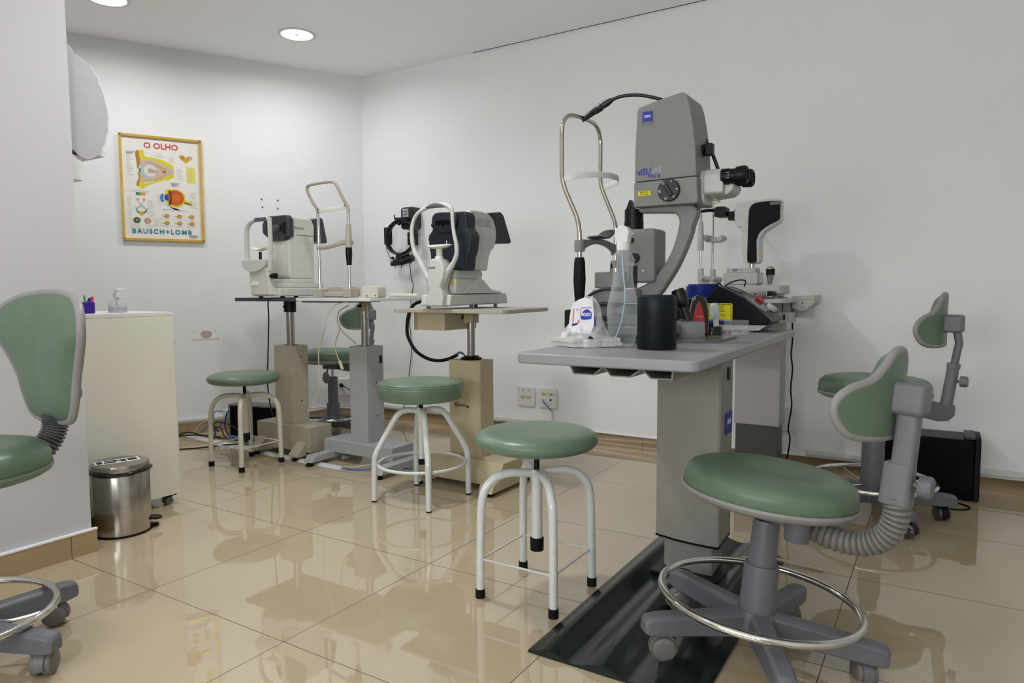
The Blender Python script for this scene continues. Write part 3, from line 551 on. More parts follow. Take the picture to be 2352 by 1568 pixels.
for nm,l,cl,p,q,r in (('toothbrush','green pen at the left of the purple cup','#2E9A4A',(-.862,.278,.826),(-.864,.279,.892),.003),('marker','bright pink capped marker at the right of the purple cup','#E0206A',(-.850,.292,.826),(-.848,.301,.887),.0062),('marker','dark blue marker leaning in the purple cup','#1B1E8A',(-.856,.28,.826),(-.852,.296,.882),.0075),('spoon','white plastic strip curving over the purple cup','#E4E6EA',(-.87,.276,.826),(-.864,.297,.892),.004)):
    mb=MB(); mb.rod(p,q,[(0,r),(.93,r),(1,r*.6)],12); tag(obj(nm if nm!='toothbrush' and nm!='spoon' else ('pen' if nm=='toothbrush' else 'plastic_strip'),mb,mat('pen_'+cl[1:],cl,.35)),l,'pen','pens in the purple cup')
t=thing('sanitizer_bottle','clear pump bottle of gel on top of the cream cabinet','bottle',(-.85,.400,.8205)); c=(-.85,.400,0)
mb=MB(); mb.lathe([(0,.8215),(.033,.8215),(.035,.826),(.035,.848),(.033,.858),(.026,.868),(.014,.876),(.0125,.88),(.0125,.888),(0,.888)],c,seg=36); obj('body',mb,CLEARG,t)
mb=MB(); mb.lathe([(0,.823),(.0335,.823),(.0337,.845),(0,.846)],c,seg=36); obj('gel',mb,mat('gel','#DDE0EE',.1,trans=.8,ior=1.3),t)
mb=MB(); mb.lathe([(0,.882),(.0148,.882),(.015,.898),(.009,.899),(.008,.912),(.0,.912)],c,seg=28); mb.lathe([(0,.911),(.011,.911),(.0105,.9155),(0,.917)],c,seg=20); mb.tube([(-.85,.400,.914),(-.845,.420,.9155),(-.842,.435,.911)],.0032,seg=8); mb.cyl((-.85,.400,.85),(-.85,.400,.885),.007,seg=14); obj('pump',mb,WHITE,t)
# ------------------------------------------------------------------ three slim instrument tables
def foot_wedge(par,m,x,y0,y1,w,z1,padm,pad):   # sloping foot along y, from y0 (outer, low) to y1 (inner)
    mb=MB(); s=1 if y1>y0 else -1
    mb.loft([[ (x-w,y,z) for y,z in ((y0,.022),(y0,.034),(y1-.0*s,z1),(y1,.022))],[(x+w,y,z) for y,z in ((y0,.022),(y0,.034),(y1,z1),(y1,.022))]])
    f=obj('foot',mb,m,par,bevel=.002); mb=MB(); mb.lathe([(0,0),(.019,0),(.02,.006),(.014,.014),(.006,.017),(.006,.024),(0,.024)],(x,pad,0),seg=20); obj('levelling_pad',mb,padm,f)
# table 1: khaki grey column, dark top
t=thing('instrument_table','slim taupe pedestal table with dark narrow top, leftmost of the three instrument tables','table',(-1.05,1.46,0),group='slim pedestal instrument tables')
mb=MB(); mb.box(-1.262,-.83,1.372,1.525,.04,.176); bs=obj('base_box',mb,BEIGE,t,bevel=.002)
foot_wedge(t,BEIGE,-.895,1.305,1.372,.034,.095,RUB,1.325); foot_wedge(t,BEIGE,-1.215,1.305,1.372,.034,.095,RUB,1.325)
mb=MB(); mb.box(-.928,-.862,1.525,1.6,.022,.06); mb.box(-1.248,-1.182,1.525,1.6,.022,.06); obj('rear_foot',mb,BEIGE,t,bevel=.002)
mb=MB(); mb.box(-1.125,-.982,1.392,1.505,.176,.607); cl=obj('column',mb,BEIGE,t,bevel=.0015)
mb=MB(); mb.cyl((-.98,1.455,.545),(-.981,1.455,.545),.004,seg=12); mb.cyl((-.98,1.455,.3),(-.981,1.455,.3),.004,seg=12); obj('screw_hole',mb,BLACK,cl)
mb=MB(); mb.cyl((-1.058,1.455,.60),(-1.058,1.455,.81),.0225,seg=28); mb.cyl((-1.058,1.455,.607),(-1.058,1.455,.612),.036,seg=28); obj('pole',mb,POLE,t)
mb=MB(); mb.cyl((-1.058,1.455,.79),(-1.058,1.455,.853),.033,seg=28); cl=obj('collar',mb,BLACK,t); mb=MB(); mb.cyl((-1.058,1.41,.82),(-1.058,1.43,.82),.006,seg=10); mb.cyl((-1.1,1.455,.82),(-1.085,1.455,.82),.006,seg=10); obj('locking_screw',mb,BLACK,cl)
mb=MB(); mb.box(-1.325,-.838,1.30,1.72,.851,.870); obj('table_top',mb,mat('charcoal_laminate','#3A3E47',.4),t,bevel=.002)
# table 2: light grey column, white top
t=thing('instrument_table','slim light grey pedestal table with white top, middle of the three instrument tables','table',(-.55,1.516,0),group='slim pedestal instrument tables')
mb=MB(); mb.box(-.785,-.300,1.425,1.59,.05,.116); obj('base_box',mb,GREYB,t,bevel=.003)
for x,l in ((-.742,1),(-.262,1)):
    mb=MB(); mb.loft([[(x-.03,y,z) for y,z in ((1.27,.022),(1.30,.055),(1.62,.055),(1.65,.022))],[(x+.03,y,z) for y,z in ((1.27,.022),(1.30,.055),(1.62,.055),(1.65,.022))]])
    f=obj('foot',mb,GREYB,t,bevel=.002)
    for y in (1.285,1.635): mb=MB(); mb.lathe([(0,0),(.019,0),(.02,.008),(.014,.016),(.006,.02),(.006,.026),(0,.026)],(x,y,0),seg=20); obj('levelling_pad',mb,RUB,f)
mb=MB(); mb.box(-.612,-.488,1.455,1.578,.116,.617); cl=obj('column',mb,GREYB,t,bevel=.0015)
mb=MB(); mb.box(-.4885,-.4865,1.548,1.568,.525,.566); obj('rocker_switch',mb,BLACK,cl,bevel=.001)
mb=MB(); mb.cyl((-.4885,1.525,.425),(-.4872,1.525,.425),.004,seg=10); mb.cyl((-.4885,1.525,.25),(-.4872,1.525,.25),.004,seg=10); obj('screw_hole',mb,BLACK,cl)
mb=MB(); mb.cyl((-.555,1.516,.61),(-.555,1.516,.82),.020,seg=28); mb.cyl((-.555,1.516,.617),(-.555,1.516,.621),.034,seg=28); obj('pole',mb,POLE,t)
mb=MB(); mb.cyl((-.555,1.516,.798),(-.555,1.516,.853),.026,seg=28); cl=obj('collar',mb,mat('collar_khaki','#8E8468',.5),t)
mb=MB(); mb.cyl((-.555,1.47,.826),(-.555,1.49,.826),.007,seg=10); obj('locking_screw',mb,BLACK,cl); mb=MB(); mb.cyl((-.60,1.516,.826),(-.58,1.516,.826),.007,seg=10); obj('locking_screw',mb,BLACK,cl)
mb=MB(); mb.prism(rrect(-.835,-.312,1.30,1.745,.01),'z',.853,.870); obj('table_top',mb,mat('white_laminate','#D2D3CE',.35),t,bevel=.002)
mb=MB(); mb.box(-.83,-.52,1.34,1.6,.846,.852); up=obj('under_rail',mb,mat('dark_rail','#2C4242',.4),t)
mb=MB(); mb.tube([(-.5,1.34,.85),(-.56,1.32,.835),(-.61,1.31,.78),(-.62,1.3,.72),(-.655,1.31,.66),(-.68,1.31,.6),(-.67,1.3,.52),(-.665,1.3,.42),(-.70,1.29,.34),(-.745,1.28,.285)],.0026,seg=8); c_=tag(obj('phone_cable',mb,mat('cream_cable','#C2BA9E',.5)),'cream cable dangling from the white table top with a clear plug at its end','cable')
mb=MB(); mb.rod((-.745,1.28,.285),(-.757,1.277,.268),[(0,.004),(.1,.0065),(1,.0065)],8); obj('plug',mb,CLEAR,c_)
mb=MB(); mb.tube([(-.6,1.45,.83),(-.64,1.42,.80),(-.635,1.40,.75),(-.62,1.4,.715),(-.628,1.4,.69),(-.652,1.4,.64),(-.65,1.4,.585),(-.625,1.4,.54)],.003,seg=8); mb.tube([(-.62,1.4,.72),(-.60,1.42,.68),(-.575,1.47,.63)],.003,seg=8); mb.tube([(-.53,1.49,.845),(-.49,1.47,.84),(-.48,1.46,.81),(-.5,1.47,.775),(-.53,1.49,.77)],.003,seg=8)
c_=tag(obj('connector_cable',mb,mat('cream_cable2','#B9B191',.5)),'cream cable loop with a connector hanging beside the middle table pole','cable'); mb=MB(); mb.rod((-.627,1.4,.545),(-.606,1.4,.50),[(0,.005),(.15,.0075),(1,.0085)],10); obj('connector',mb,mat('yellowed_plastic','#C9C39A',.5),c_)
# table 3: sand coloured, chamfered top, box drawer
t=thing('instrument_table','sand-coloured pedestal table with chipped paint base, rightmost of the three instrument tables','table',(.137,1.485,0),group='slim pedestal instrument tables')
mb=MB(); prof=[(1.375,.03),(1.375,.06),(1.405,.13),(1.56,.13),(1.59,.06),(1.59,.03)]; mb.prism(prof,'x',-.035,.375); obj('base_box',mb,BEIGE3,t,bevel=.002)
for x in (-.055,.345):
    mb=MB(); mb.loft([[(xx,y,z) for y,z in ((1.30,.018),(1.315,.05),(1.38,.075),(1.60,.075),(1.655,.05),(1.67,.018))] for xx in (x-.036,x+.036)]); f=obj('foot',mb,BEIGE3,t,bevel=.002)
    for y in (1.335,1.645): mb=MB(); mb.lathe([(0,0),(.02,0),(.021,.008),(.012,.014),(0,.02)],(x,y,0),seg=20); obj('levelling_pad',mb,RUB,f)
mb=MB(); mb.prism([(.055,1.436),(.205,1.436),(.222,1.452),(.222,1.56),(.055,1.56)],'z',.13,.580); cl=obj('column',mb,BEIGE3,t,bevel=.0015)
lx=.095; mb=MB(); mb.lathe([(0,0),(.0125,0),(.0125,.0008),(0,.0008)],(lx,1.4358,.372),'y',seg=28); lg=obj('logo',mb,INK,cl,label='small black printed mark')
mb=MB()
for s_ in (1,-1): mb.box(-.0018,.0018,-.0003,.0003,-.0125,.0125,Matrix.Translation(Vector((lx,1.4348,.372)))@Matrix.Rotation(s_*.62,4,'Y'))
obj('logo_cross',mb,BEIGE3,lg)
mb=MB(); mb.box(lx+.014,lx+.062,1.4352,1.4358,.366,.3685); mb.lathe([(0,0),(.0055,0),(.0055,.0006),(0,.0006)],(lx+.066,1.4358,.366),'y',seg=16)
for k in range(12): a=k*PI/6; mb.box(0,.009,-.0002,.0002,-.0003,.0003,Matrix.Translation(Vector((lx+.066,1.4355,.366)))@Matrix.Rotation(a,4,'Y'))
obj('logo_line',mb,INK,lg); text('logo_lettering','xenonio',.0125,(lx+.036,1.4356,.3745),(1,0,0),(0,0,1),INK,lg)
mb=MB(); mb.cyl((.138,1.5,.58),(.138,1.5,.79),.0185,seg=28); obj('pole',mb,POLE,t); mb=MB(); mb.lathe([(0,.580),(.048,.580),(.05,.588),(.036,.594),(.036,.598),(0,.598)],(.138,1.5,0),seg=32); obj('pole_gasket',mb,BLACK,t)
mb=MB(); mb.box(.112,.164,1.476,1.528,.752,.803); cl=obj('collar',mb,mat('collar_sand','#A79C7C',.5),t,bevel=.002); mb=MB(); mb.cyl((.112,1.49,.778),(.096,1.49,.778),.005,seg=10); mb.cyl((.098,1.49,.778),(.09,1.49,.778),.009,seg=10); obj('locking_screw',mb,INK,cl)
mb=MB(); mb.prism([(-.145,1.28),(.455,1.28),(.47,1.30),(.43,1.72),(-.145,1.72)],'z',.804,.822); mb.mi=0; obj('table_top',mb,mat('taupe_laminate','#A9A294',.4),t,bevel=.003)
mb=MB(); mb.box(-.08,.098,1.35,1.6,.722,.803); dr=obj('drawer_box',mb,BEIGE3,t,bevel=.0015); mb=MB(); mb.box(-.081,-.06,1.349,1.351,.722,.803); obj('drawer_seam',mb,mat('seam_sand','#9A8F70',.5),dr)
mb=MB(); P=[(.032,1.46,.858),(-.10,1.5,.856),(-.194,1.5,.842),(-.237,1.5,.795),(-.253,1.5,.725),(-.246,1.5,.671),(-.199,1.5,.607),(-.131,1.5,.573),(-.063,1.5,.564),(.003,1.5,.575),(.055,1.5,.597)]
mb.tube(P,.0085,seg=14,sub=8); c_=tag(obj('corrugated_hose',mb,RUB),'black corrugated cable hose looping from the sand table down to its column','hose')
mb=MB(); mb.tube([(.05,1.5,.596),(.075,1.495,.607),(.095,1.49,.605),(.108,1.495,.593)],.0028,seg=8); mb.tube([(.05,1.498,.599),(.075,1.49,.613),(.1,1.488,.608),(.11,1.49,.593)],.0025,seg=8); obj('inner_wires',mb,mat('wire_blue','#20506A',.4),c_)

# ------------------------------------------------------------------ autorefractor on table 1
t=thing('autorefractor','cream boxy autorefractor with dark grey face on the dark-topped table','eye instrument',(-1.06,1.45,.870))
mb=MB(); mb.box(-1.165,-.945,1.295,1.60,.878,.922); bs=obj('base',mb,OFFW,t,bevel=.006)
for x,y in ((-1.14,1.33),(-.965,1.33),(-1.14,1.57),(-.965,1.57)): mb=MB(); mb.cyl((x,y,.870),(x,y,.88),.012,seg=16); obj('foot',mb,RUB,bs)
mb=MB(); mb.box(-1.13,-.955,1.37,1.61,.924,.950); mb.box(-1.115,-.965,1.385,1.555,.950,.972); obj('carriage',mb,OFFW,t,bevel=.005)
mb=MB(); mb.prism([(1.385,.985),(1.385,1.175),(1.41,1.19),(1.41,1.305),(1.55,1.302),(1.570,1.265),(1.56,.972),(1.40,.972)],'x',-1.135,-.972); bd=obj('body',mb,OFFW,t,bevel=.012,seg=3)
mb=MB(); mb.prism([(-1.168,1.222),(-1.168,1.272),(-1.135,1.312),(-.975,1.312),(-.955,1.29),(-.955,1.195),(-.985,1.195),(-.995,1.178),(-1.1,1.178)],'y',1.372,1.412); fc=obj('face',mb,mat('charcoal_plastic','#35383C',.4),t,bevel=.008,seg=3)
mb=MB(); mb.cyl((-1.045,1.372,1.243),(-1.045,1.355,1.243),.020,.017,24); mb.cyl((-1.045,1.356,1.243),(-1.045,1.348,1.243),.010,seg=20); obj('lens_tube',mb,DGREY,fc)
mb=MB(); mb.prism(rrect(-1.105,-1.095,1.225,1.262,.004),'y',1.369,1.373); mb.prism(rrect(-1.02,-1.010,1.225,1.262,.004),'y',1.369,1.373); mb.prism(rrect(-.998,-.978,1.21,1.275,.004),'y',1.369,1.373); obj('slot',mb,BLACK,fc)
mb=MB(); mb.prism([(1.58,1.305),(1.63,1.318),(1.645,1.31),(1.675,1.18),(1.66,1.175),(1.585,1.18)],'x',-1.13,-.985); obj('monitor',mb,mat('monitor_dark','#3A3E45',.35),t,bevel=.004)
text('brand_lettering','Rexxam',.020,(-.9715,1.462,1.246),(0,1,0),(0,0,1),mat('grey_ink','#5A5A50',.5),bd,squash=1.0)
mb=MB(); mb.box(-.974,-.9712,1.44,1.56,1.205,1.211); obj('groove',mb,mat('groove_shadow','#8F8D7E',.6),bd)
mb=MB()   # forehead arch with chin tower
tw=[(-1.145,.878),(-1.155,.93),(-1.15,1.02),(-1.025,1.02),(-1.0,.95),(-1.0,.878)]
pr3=[(-1.14,.885),(-1.145,1.03),(-1.005,1.03),(-.995,.985),(-.975,.885)]
mb.prism(pr3,'y',1.262,1.30); ch=obj('chin_tower',mb,OFFW,t,bevel=.006,seg=3)
mb=MB(); mb.prism(smooth2([(-1.188,1.072),(-1.188,1.045),(-1.165,1.022),(-1.12,1.008),(-1.06,1.012),(-1.01,1.035),(-.99,1.072)],4,False),'y',1.25,1.305); obj('chin_cup_holder',mb,OFFW,ch,bevel=.003)
mb=MB(); mb.tube([(-1.178,1.28,1.06),(-1.178,1.28,1.16),(-1.177,1.28,1.22),(-1.165,1.28,1.253),(-1.13,1.28,1.275),(-1.09,1.278,1.283),(-1.03,1.278,1.285),(-.990,1.28,1.283)],.0105,seg=14,ry=.014,ref=(0,1,0)); mb.tube([(-.990,1.28,1.289),(-.988,1.28,1.24),(-.988,1.28,1.15),(-.994,1.28,1.06),(-1.0,1.28,1.01)],.007,seg=12,ry=.014,ref=(0,1,0)); ar=obj('forehead_arch',mb,OFFW,t)
mb=MB(); mb.box(-1.09,-1.0,1.262,1.268,1.27,1.292); obj('forehead_pad',mb,DGREY,ar,bevel=.003)
mb=MB(); mb.cyl((-1.065,1.275,1.06),(-1.065,1.275,1.112),.0075,seg=16); cr_=obj('chin_rest_stem',mb,BLACK,ch)
mb=MB(); mb.loft([[(-1.065+.05*u,1.275+.022*math.cos(a),1.122+.012*abs(u)**1.5+.006*math.sin(a)) for a in [k*PI/6 for k in range(12)]] for u in (-1,-.85,-.5,0,.5,.85,1)]); obj('chin_rest',mb,mat('chin_cream','#D8D3BC',.4),cr_)
mb=MB(); mb.rod((-.995,1.28,.985),(-.945,1.275,.985),[(0,.008),(.3,.008),(.32,.0145),(.9,.0155),(1,.013)],20); obj('height_knob',mb,BLACK,ch)
mb=MB(); mb.box(-1.125,-1.07,1.258,1.263,.935,.955); obj('vent',mb,mat('vent_white','#EFEFEA',.5),ch,bevel=.004)

# ------------------------------------------------------------------ slit lamp chin rest and box on table 2
t=thing('chin_rest_frame','tall bent-tube chin rest with black handle standing on the white table top','chin rest',(-.61,1.36,.870)); TI=mat('taupe_paint','#A7A093',.4)
mb=MB(); mb.box(-.727,-.482,1.345,1.375,.876,.898); mb.box(-.735,-.672,1.33,1.39,.872,.916); mb.box(-.520,-.473,1.33,1.39,.872,.917); bs=obj('foot_bar',mb,TI,t,bevel=.005,seg=3)
mb=MB(); mb.prism(rrect(-.68,-.565,.872,.926,.02),'y',1.375,1.50); obj('rear_block',mb,TI,bs,bevel=.003)
mb=MB(); mb.cyl((-.712,1.36,.91),(-.714,1.36,1.30),.0078,seg=18); mb.cyl((-.502,1.36,.91),(-.500,1.36,1.32),.0078,seg=18); obj('post',mb,CHROME,t)
mb=MB(); mb.tube([(-.714,1.36,1.285),(-.716,1.357,1.32),(-.728,1.34,1.355),(-.748,1.33,1.40),(-.75,1.325,1.425),(-.730,1.322,1.439),(-.66,1.32,1.443),(-.585,1.32,1.444),(-.556,1.322,1.438),(-.535,1.325,1.415),(-.515,1.34,1.36),(-.501,1.357,1.32),(-.5,1.36,1.29)],.0078,seg=14,sub=6); obj('bent_tube',mb,TI,t)
mb=MB(); mb.tube([(-.716,1.358,1.31),(-.66,1.35,1.312),(-.60,1.349,1.314),(-.502,1.358,1.322)],.003,seg=10,ry=.012,ref=(0,0,1)) ; obj('forehead_band',mb,mat('cream_band','#D5D2C8',.5),t)
mb=MB(); mb.cyl((-.502,1.36,1.12),(-.5,1.36,1.235),.0165,.0125,20); sl=obj('sleeve',mb,TI,t)
mb=MB(); mb.tube([(-.515,1.36,1.152),(-.535,1.355,1.145),(-.59,1.35,1.135),(-.65,1.352,1.127),(-.725,1.358,1.127)],.006,seg=10,ry=.0125,ref=(0,0,1)); mb.prism(smooth2([(-.60,1.14),(-.585,1.15),(-.56,1.155),(-.525,1.158),(-.52,1.14),(-.56,1.135)],3),'y',1.35,1.41); obj('chin_cup',mb,TI,sl,bevel=.002)
mb=MB(); mb.rod((-.502,1.36,1.032),(-.502,1.36,1.125),[(0,.0125),(.6,.0165),(1,.0155)],20); obj('handle',mb,BLACK,t)
mb=MB(); mb.cyl((-.703,1.352,1.318),(-.703,1.348,1.318),.003,seg=10); mb.cyl((-.703,1.352,1.305),(-.703,1.348,1.305),.003,seg=10); mb.cyl((-.512,1.352,1.327),(-.512,1.348,1.327),.003,seg=10); obj('rivet',mb,BLACK,t)
mb=MB(); mb.prism(rrect(-.422,-.315,.8705,.927,.010),'y',1.36,1.42); b_=obj('power_box',mb,mat('cream_box','#C9C4B8',.45),bevel=.003); tag(b_,'small cream box with two screws beside the chin rest on the white table','instrument box')
mb=MB(); mb.cyl((-.387,1.361,.880),(-.387,1.3585,.880),.0035,seg=10); mb.cyl((-.332,1.361,.881),(-.332,1.3585,.881),.0035,seg=10); obj('screw',mb,INK,b_)
mb=MB(); mb.cyl((-.56,1.725,.8795),(-.37,1.725,.8795),.009,seg=12); tag(obj('white_rod',mb,mat('cream_rod','#D8D4C0',.5)),'short cream rod lying on the white table behind the small box','rod')
# ------------------------------------------------------------------ keratometer on table 3
t=thing('autokeratometer','rounded grey and slate tabletop eye instrument with round forehead arch on the sand table','eye instrument',(.12,1.5,.822))
mb=MB(); mb.prism([(1.262,.836),(1.27,.885),(1.725,.890),(1.738,.84)],'x',.03,.195); bs=obj('base',mb,COOLW,t,bevel=.008,seg=3)
for x,y in ((.055,1.29),(.17,1.46),(.17,1.66),(.055,1.66)): mb=MB(); mb.cyl((x,y,.822),(x,y,.838),.009,seg=14); obj('foot',mb,mat('foot_brown','#7D6A58',.5),bs)
mb=MB(); mb.prism(rrect(.028,.192,1.31,1.48,.01),'z',.892,.955); mb.prism(rrect(.045,.185,1.315,1.53,.01),'z',.955,.994); sg=obj('stage',mb,COOLW,t,bevel=.003)
mb=MB(); mb.prism(smooth2([(1.37,.892),(1.385,.905),(1.42,.93),(1.455,.952),(1.485,.957),(1.515,.952),(1.55,.928),(1.59,.906),(1.64,.901),(1.672,.893)],4,False)+[(1.672,.890),(1.37,.890)],'x',.06,.2); obj('hand_rest',mb,COOLW,sg,bevel=.003)
mb=MB(); mb.box(.168,.180,1.3085,1.3105,.928,.952); obj('warning_sticker',mb,mat('orange_sticker','#E0A21A',.5),sg)
mb=MB(); mb.rod((.15,1.545,.955),(.15,1.545,.992),[(0,.012),(.4,.014),(.5,.019),(1,.017)],20); obj('joystick',mb,BLACK,sg)
side=smooth2([(1.37,.994),(1.37,1.10),(1.37,1.235),(1.385,1.258),(1.45,1.262),(1.515,1.256),(1.56,1.235),(1.582,1.20),(1.59,1.165),(1.582,1.13),(1.567,1.10),(1.54,1.08),(1.52,1.035),(1.512,.994)],3,False)
mb=MB(); mb.prism(side,'x',.04,.228); bd=obj('body',mb,COOLW,t,bevel=.018,seg=4)
fr=[(.075,1.252),(.052,1.235),(.045,1.19),(.043,1.175),(.022,1.155),(.018,1.13),(.03,1.07),(.036,.992),(.235,.992),(.240,1.05),(.252,1.075),(.262,1.14),(.256,1.155),(.236,1.176),(.237,1.235),(.225,1.25)]
mb=MB(); mb.prism(fr,'y',1.335,1.405,[(a if a>.1 else a,b) for a,b in fr]); fc=obj('front_shell',mb,SLATE,t,bevel=.010,seg=3)
mb=MB(); mb.prism(smooth2([(.065,1.245),(.052,1.20),(.07,1.168),(.12,1.16),(.17,1.168),(.19,1.20),(.185,1.24),(.12,1.25)],4),'y',1.322,1.337); lp=obj('lens_panel',mb,SLATE,fc,bevel=.004)
mb=MB()
for x,r in ((.088,.013),(.117,.015),(.143,.012)): mb.cyl((x,1.3225,1.205),(x,1.318,1.205),r,r*.9,22)
obj('lens',mb,mat('lens_black','#030305',.08),lp)
mb=MB(); mb.ball((.058,1.325,1.196),.009,seg=14); mb.ball((.178,1.325,1.205),.008,seg=14); obj('led_lamp',mb,BLACK,lp)
text('embossed_lettering','NIDEK',.047,(.2285,1.478,1.208),(0,1,0),(0,0,1),mat('embossed_grey','#ABACA5',.45),bd,depth=.0007,bold=.001)
mb=MB(); mb.loft([[(x,y,z) for y,z in ((1.575,1.265),(1.665,1.278),(1.69,1.262),(1.755,1.145),(1.75,1.132),(1.595,1.125),(1.60,1.2))] for x in (.065,.205)]); obj('tilt_monitor',mb,SLATE,t,bevel=.008,seg=3)
tw=[(.086,.833),(.171,.833),(.176,.885),(.160,.915),(.176,.955),(.186,.985),(.178,1.01),(.168,1.035),(.155,1.043),(.115,1.043),(.103,1.035),(.095,1.005),(.088,.97),(.088,.93),(.095,.905),(.079,.87)]
mb=MB(); mb.prism(tw,'y',1.238,1.30); ct=obj('chin_tower',mb,COOLW,t,bevel=.010,seg=3)
text('brand_badge','NIDEK',.013,(.118,1.2375,1.003),(1,0,0),(0,0,1),INK,ct)
mb=MB(); mb.cyl((.137,1.268,1.04),(.137,1.268,1.09),.014,seg=22); mb.cyl((.137,1.268,1.043),(.137,1.268,1.052),.0195,seg=24); st=obj('chin_rest_stem',mb,WHITE,ct)
mb=MB(); mb.loft([[(.137+.066*u,1.268+.028*math.sqrt(max(.05,1-u*u))*math.cos(a)-.006*(1-u*u),1.098+.008*u*u*(1 if u>0 else .6)-.004+.010*math.sqrt(max(.08,1-u*u))*math.sin(a)) for a in [k*PI/7 for k in range(14)]] for u in (-1,-.93,-.75,-.4,0,.4,.75,.93,1)]); mb.cyl((.087,1.258,1.10),(.087,1.258,1.122),.002,seg=8); mb.cyl((.182,1.262,1.10),(.182,1.262,1.12),.002,seg=8); obj('chin_rest',mb,mat('chin_cool','#CFCCBE',.4),st)
L_=[(.10,.935),(.068,.975),(.035,1.03),(.0,1.085),(-.012,1.15),(-.005,1.205),(.02,1.242),(.06,1.262),(.10,1.272),(.15,1.274),(.19,1.268),(.212,1.245),(.216,1.20),(.222,1.15),(.234,1.10),(.234,1.055),(.212,1.015),(.175,.97),(.150,.93)]
mb=MB(); mb.tube([(x,1.262,z) for x,z in L_],[.016,.0145,.012,.010,.009,.0085,.0085,.0095,.011,.0115,.011,.0085,.008,.0085,.0095,.0105,.013,.016,.017],seg=16,sub=7); ar=obj('forehead_arch',mb,COOLW,t)
mb=MB(); mb.loft([[(.128+.052*u,1.2485+.004*math.cos(a)+.005*u*u,1.272-.003*u*u*2+.0105*math.sqrt(max(.02,1-u*u))*math.sin(a)) for a in [k*PI/6 for k in range(12)]] for u in (-1,-.9,-.6,-.2,.2,.6,.9,1)]); obj('forehead_pad',mb,DGREY,ar)

# ------------------------------------------------------------------ headband ophthalmoscope on its wall charger
t=thing('head_ophthalmoscope','black headband ophthalmoscope hanging from its charger on the far wall by the corner','eye instrument',(-1.08,2.45,1.25))
mb=MB(); mb.prism(rrect(-1.105,-.985,1.315,1.462,.022),'y',2.445,2.5205); ch=obj('wall_charger',mb,mat('charger_black','#24282B',.35),t,bevel=.008,seg=3)
mb=MB(); mb.box(-1.085,-1.035,2.4435,2.445,1.36,1.452); lb=obj('charger_label',mb,mat('charger_label','#9A9CA2',.4),ch)
mb=MB()
for k in range(4): mb.box(-1.078,-1.045+.004*(k%2),2.443,2.4435,1.375+.018*k,1.379+.018*k)
obj('label_print',mb,INK,lb); mb=MB(); mb.ball((-1.08,2.4435,1.447),.0025,seg=8); obj('led_lamp',mb,mat('led_green','#B8E04A',.4,emit=('#B8E04A',.8)),ch)
mb=MB(); P=[(-1.08+.098*math.cos(a)+.012*math.sin(a),2.42+.03*math.cos(a),1.262+.112*math.sin(a)) for a in [2*PI*k/16 for k in range(16)]]
mb.tube(P,.009,seg=12,sub=4,closed=True,ry=.023,ref=(.1,1,0)); hb=obj('headband',mb,mat('headband_black','#1B1D20',.4),t)
mb=MB(); mb.box(-1.205,-1.165,2.385,2.43,1.215,1.33); PKM=mat('pack_black','#16181D',.35,spec=.3); obj('side_pack',mb,PKM,hb,bevel=.006); mb=MB(); mb.box(-1.012,-.965,2.40,2.46,1.205,1.29); obj('battery_pack',mb,PKM,hb,bevel=.006); mb=MB(); mb.box(-1.12,-1.02,2.40,2.46,1.35,1.392); obj('crown_block',mb,PKM,hb,bevel=.006)
mb=MB(); mb.cyl((-1.19,2.386,1.262),(-1.19,2.38,1.262),.008,seg=14); mb.cyl((-1.182,2.386,1.283),(-1.182,2.38,1.283),.006,seg=14); mb.ball((-1.075,2.395,1.352),.014,seg=14); mb.cyl((-1.115,2.40,1.38),(-1.12,2.40,1.41),.004,seg=10); obj('adjuster',mb,BLACK,hb)
mb=MB(); mb.box(-1.10,-1.05,2.385,2.42,1.10,1.15); mb.box(-1.125,-1.0,2.38,2.43,1.085,1.115); mb.cyl((-1.15,2.40,1.085),(-1.06,2.40,1.09),.016,seg=16); mb.cyl((-1.06,2.39,1.09),(-.965,2.40,1.12),.02,.024,16); mb.cyl((-1.14,2.40,1.125),(-1.09,2.40,1.122),.0035,seg=8); mb.cyl((-1.15,2.40,1.125),(-1.135,2.40,1.125),.009,seg=12)
mb.cyl((-1.12,2.40,1.075),(-1.12,2.40,1.055),.003,seg=8); mb.cyl((-1.065,2.40,1.075),(-1.065,2.40,1.055),.003,seg=8); mb.cyl((-1.04,2.385,1.13),(-.985,2.385,1.145),.010,seg=12); obj('optics',mb,mat('optics_black','#0C0D0F',.3),hb,bevel=.002)
mb=MB(); mb.tube([(-1.195,2.41,1.22),(-1.205,2.41,1.19),(-1.185,2.41,1.15),(-1.165,2.41,1.11),(-1.15,2.41,1.085)],.0022,seg=8); obj('lead',mb,mat('lead_green','#1E3A3C',.5),hb)
mb=MB(); mb.tube([(-1.03,2.50,1.31),(-1.03,2.495,1.2),(-1.062,2.48,1.12),(-1.065,2.49,1.05),(-1.066,2.5,.985),(-1.055,2.505,.94),(-1.078,2.505,.84),(-1.075,2.508,.78),(-1.09,2.505,.68),(-1.083,2.51,.5),(-1.11,2.505,.3),(-1.14,2.50,.12),(-1.22,2.49,.02),(-1.30,2.47,.004)],.0026,seg=8); tag(obj('charger_cable',mb,mat('cable_green','#173A38',.5)),'thin dark green cable running down the far wall from the headband charger','cable')

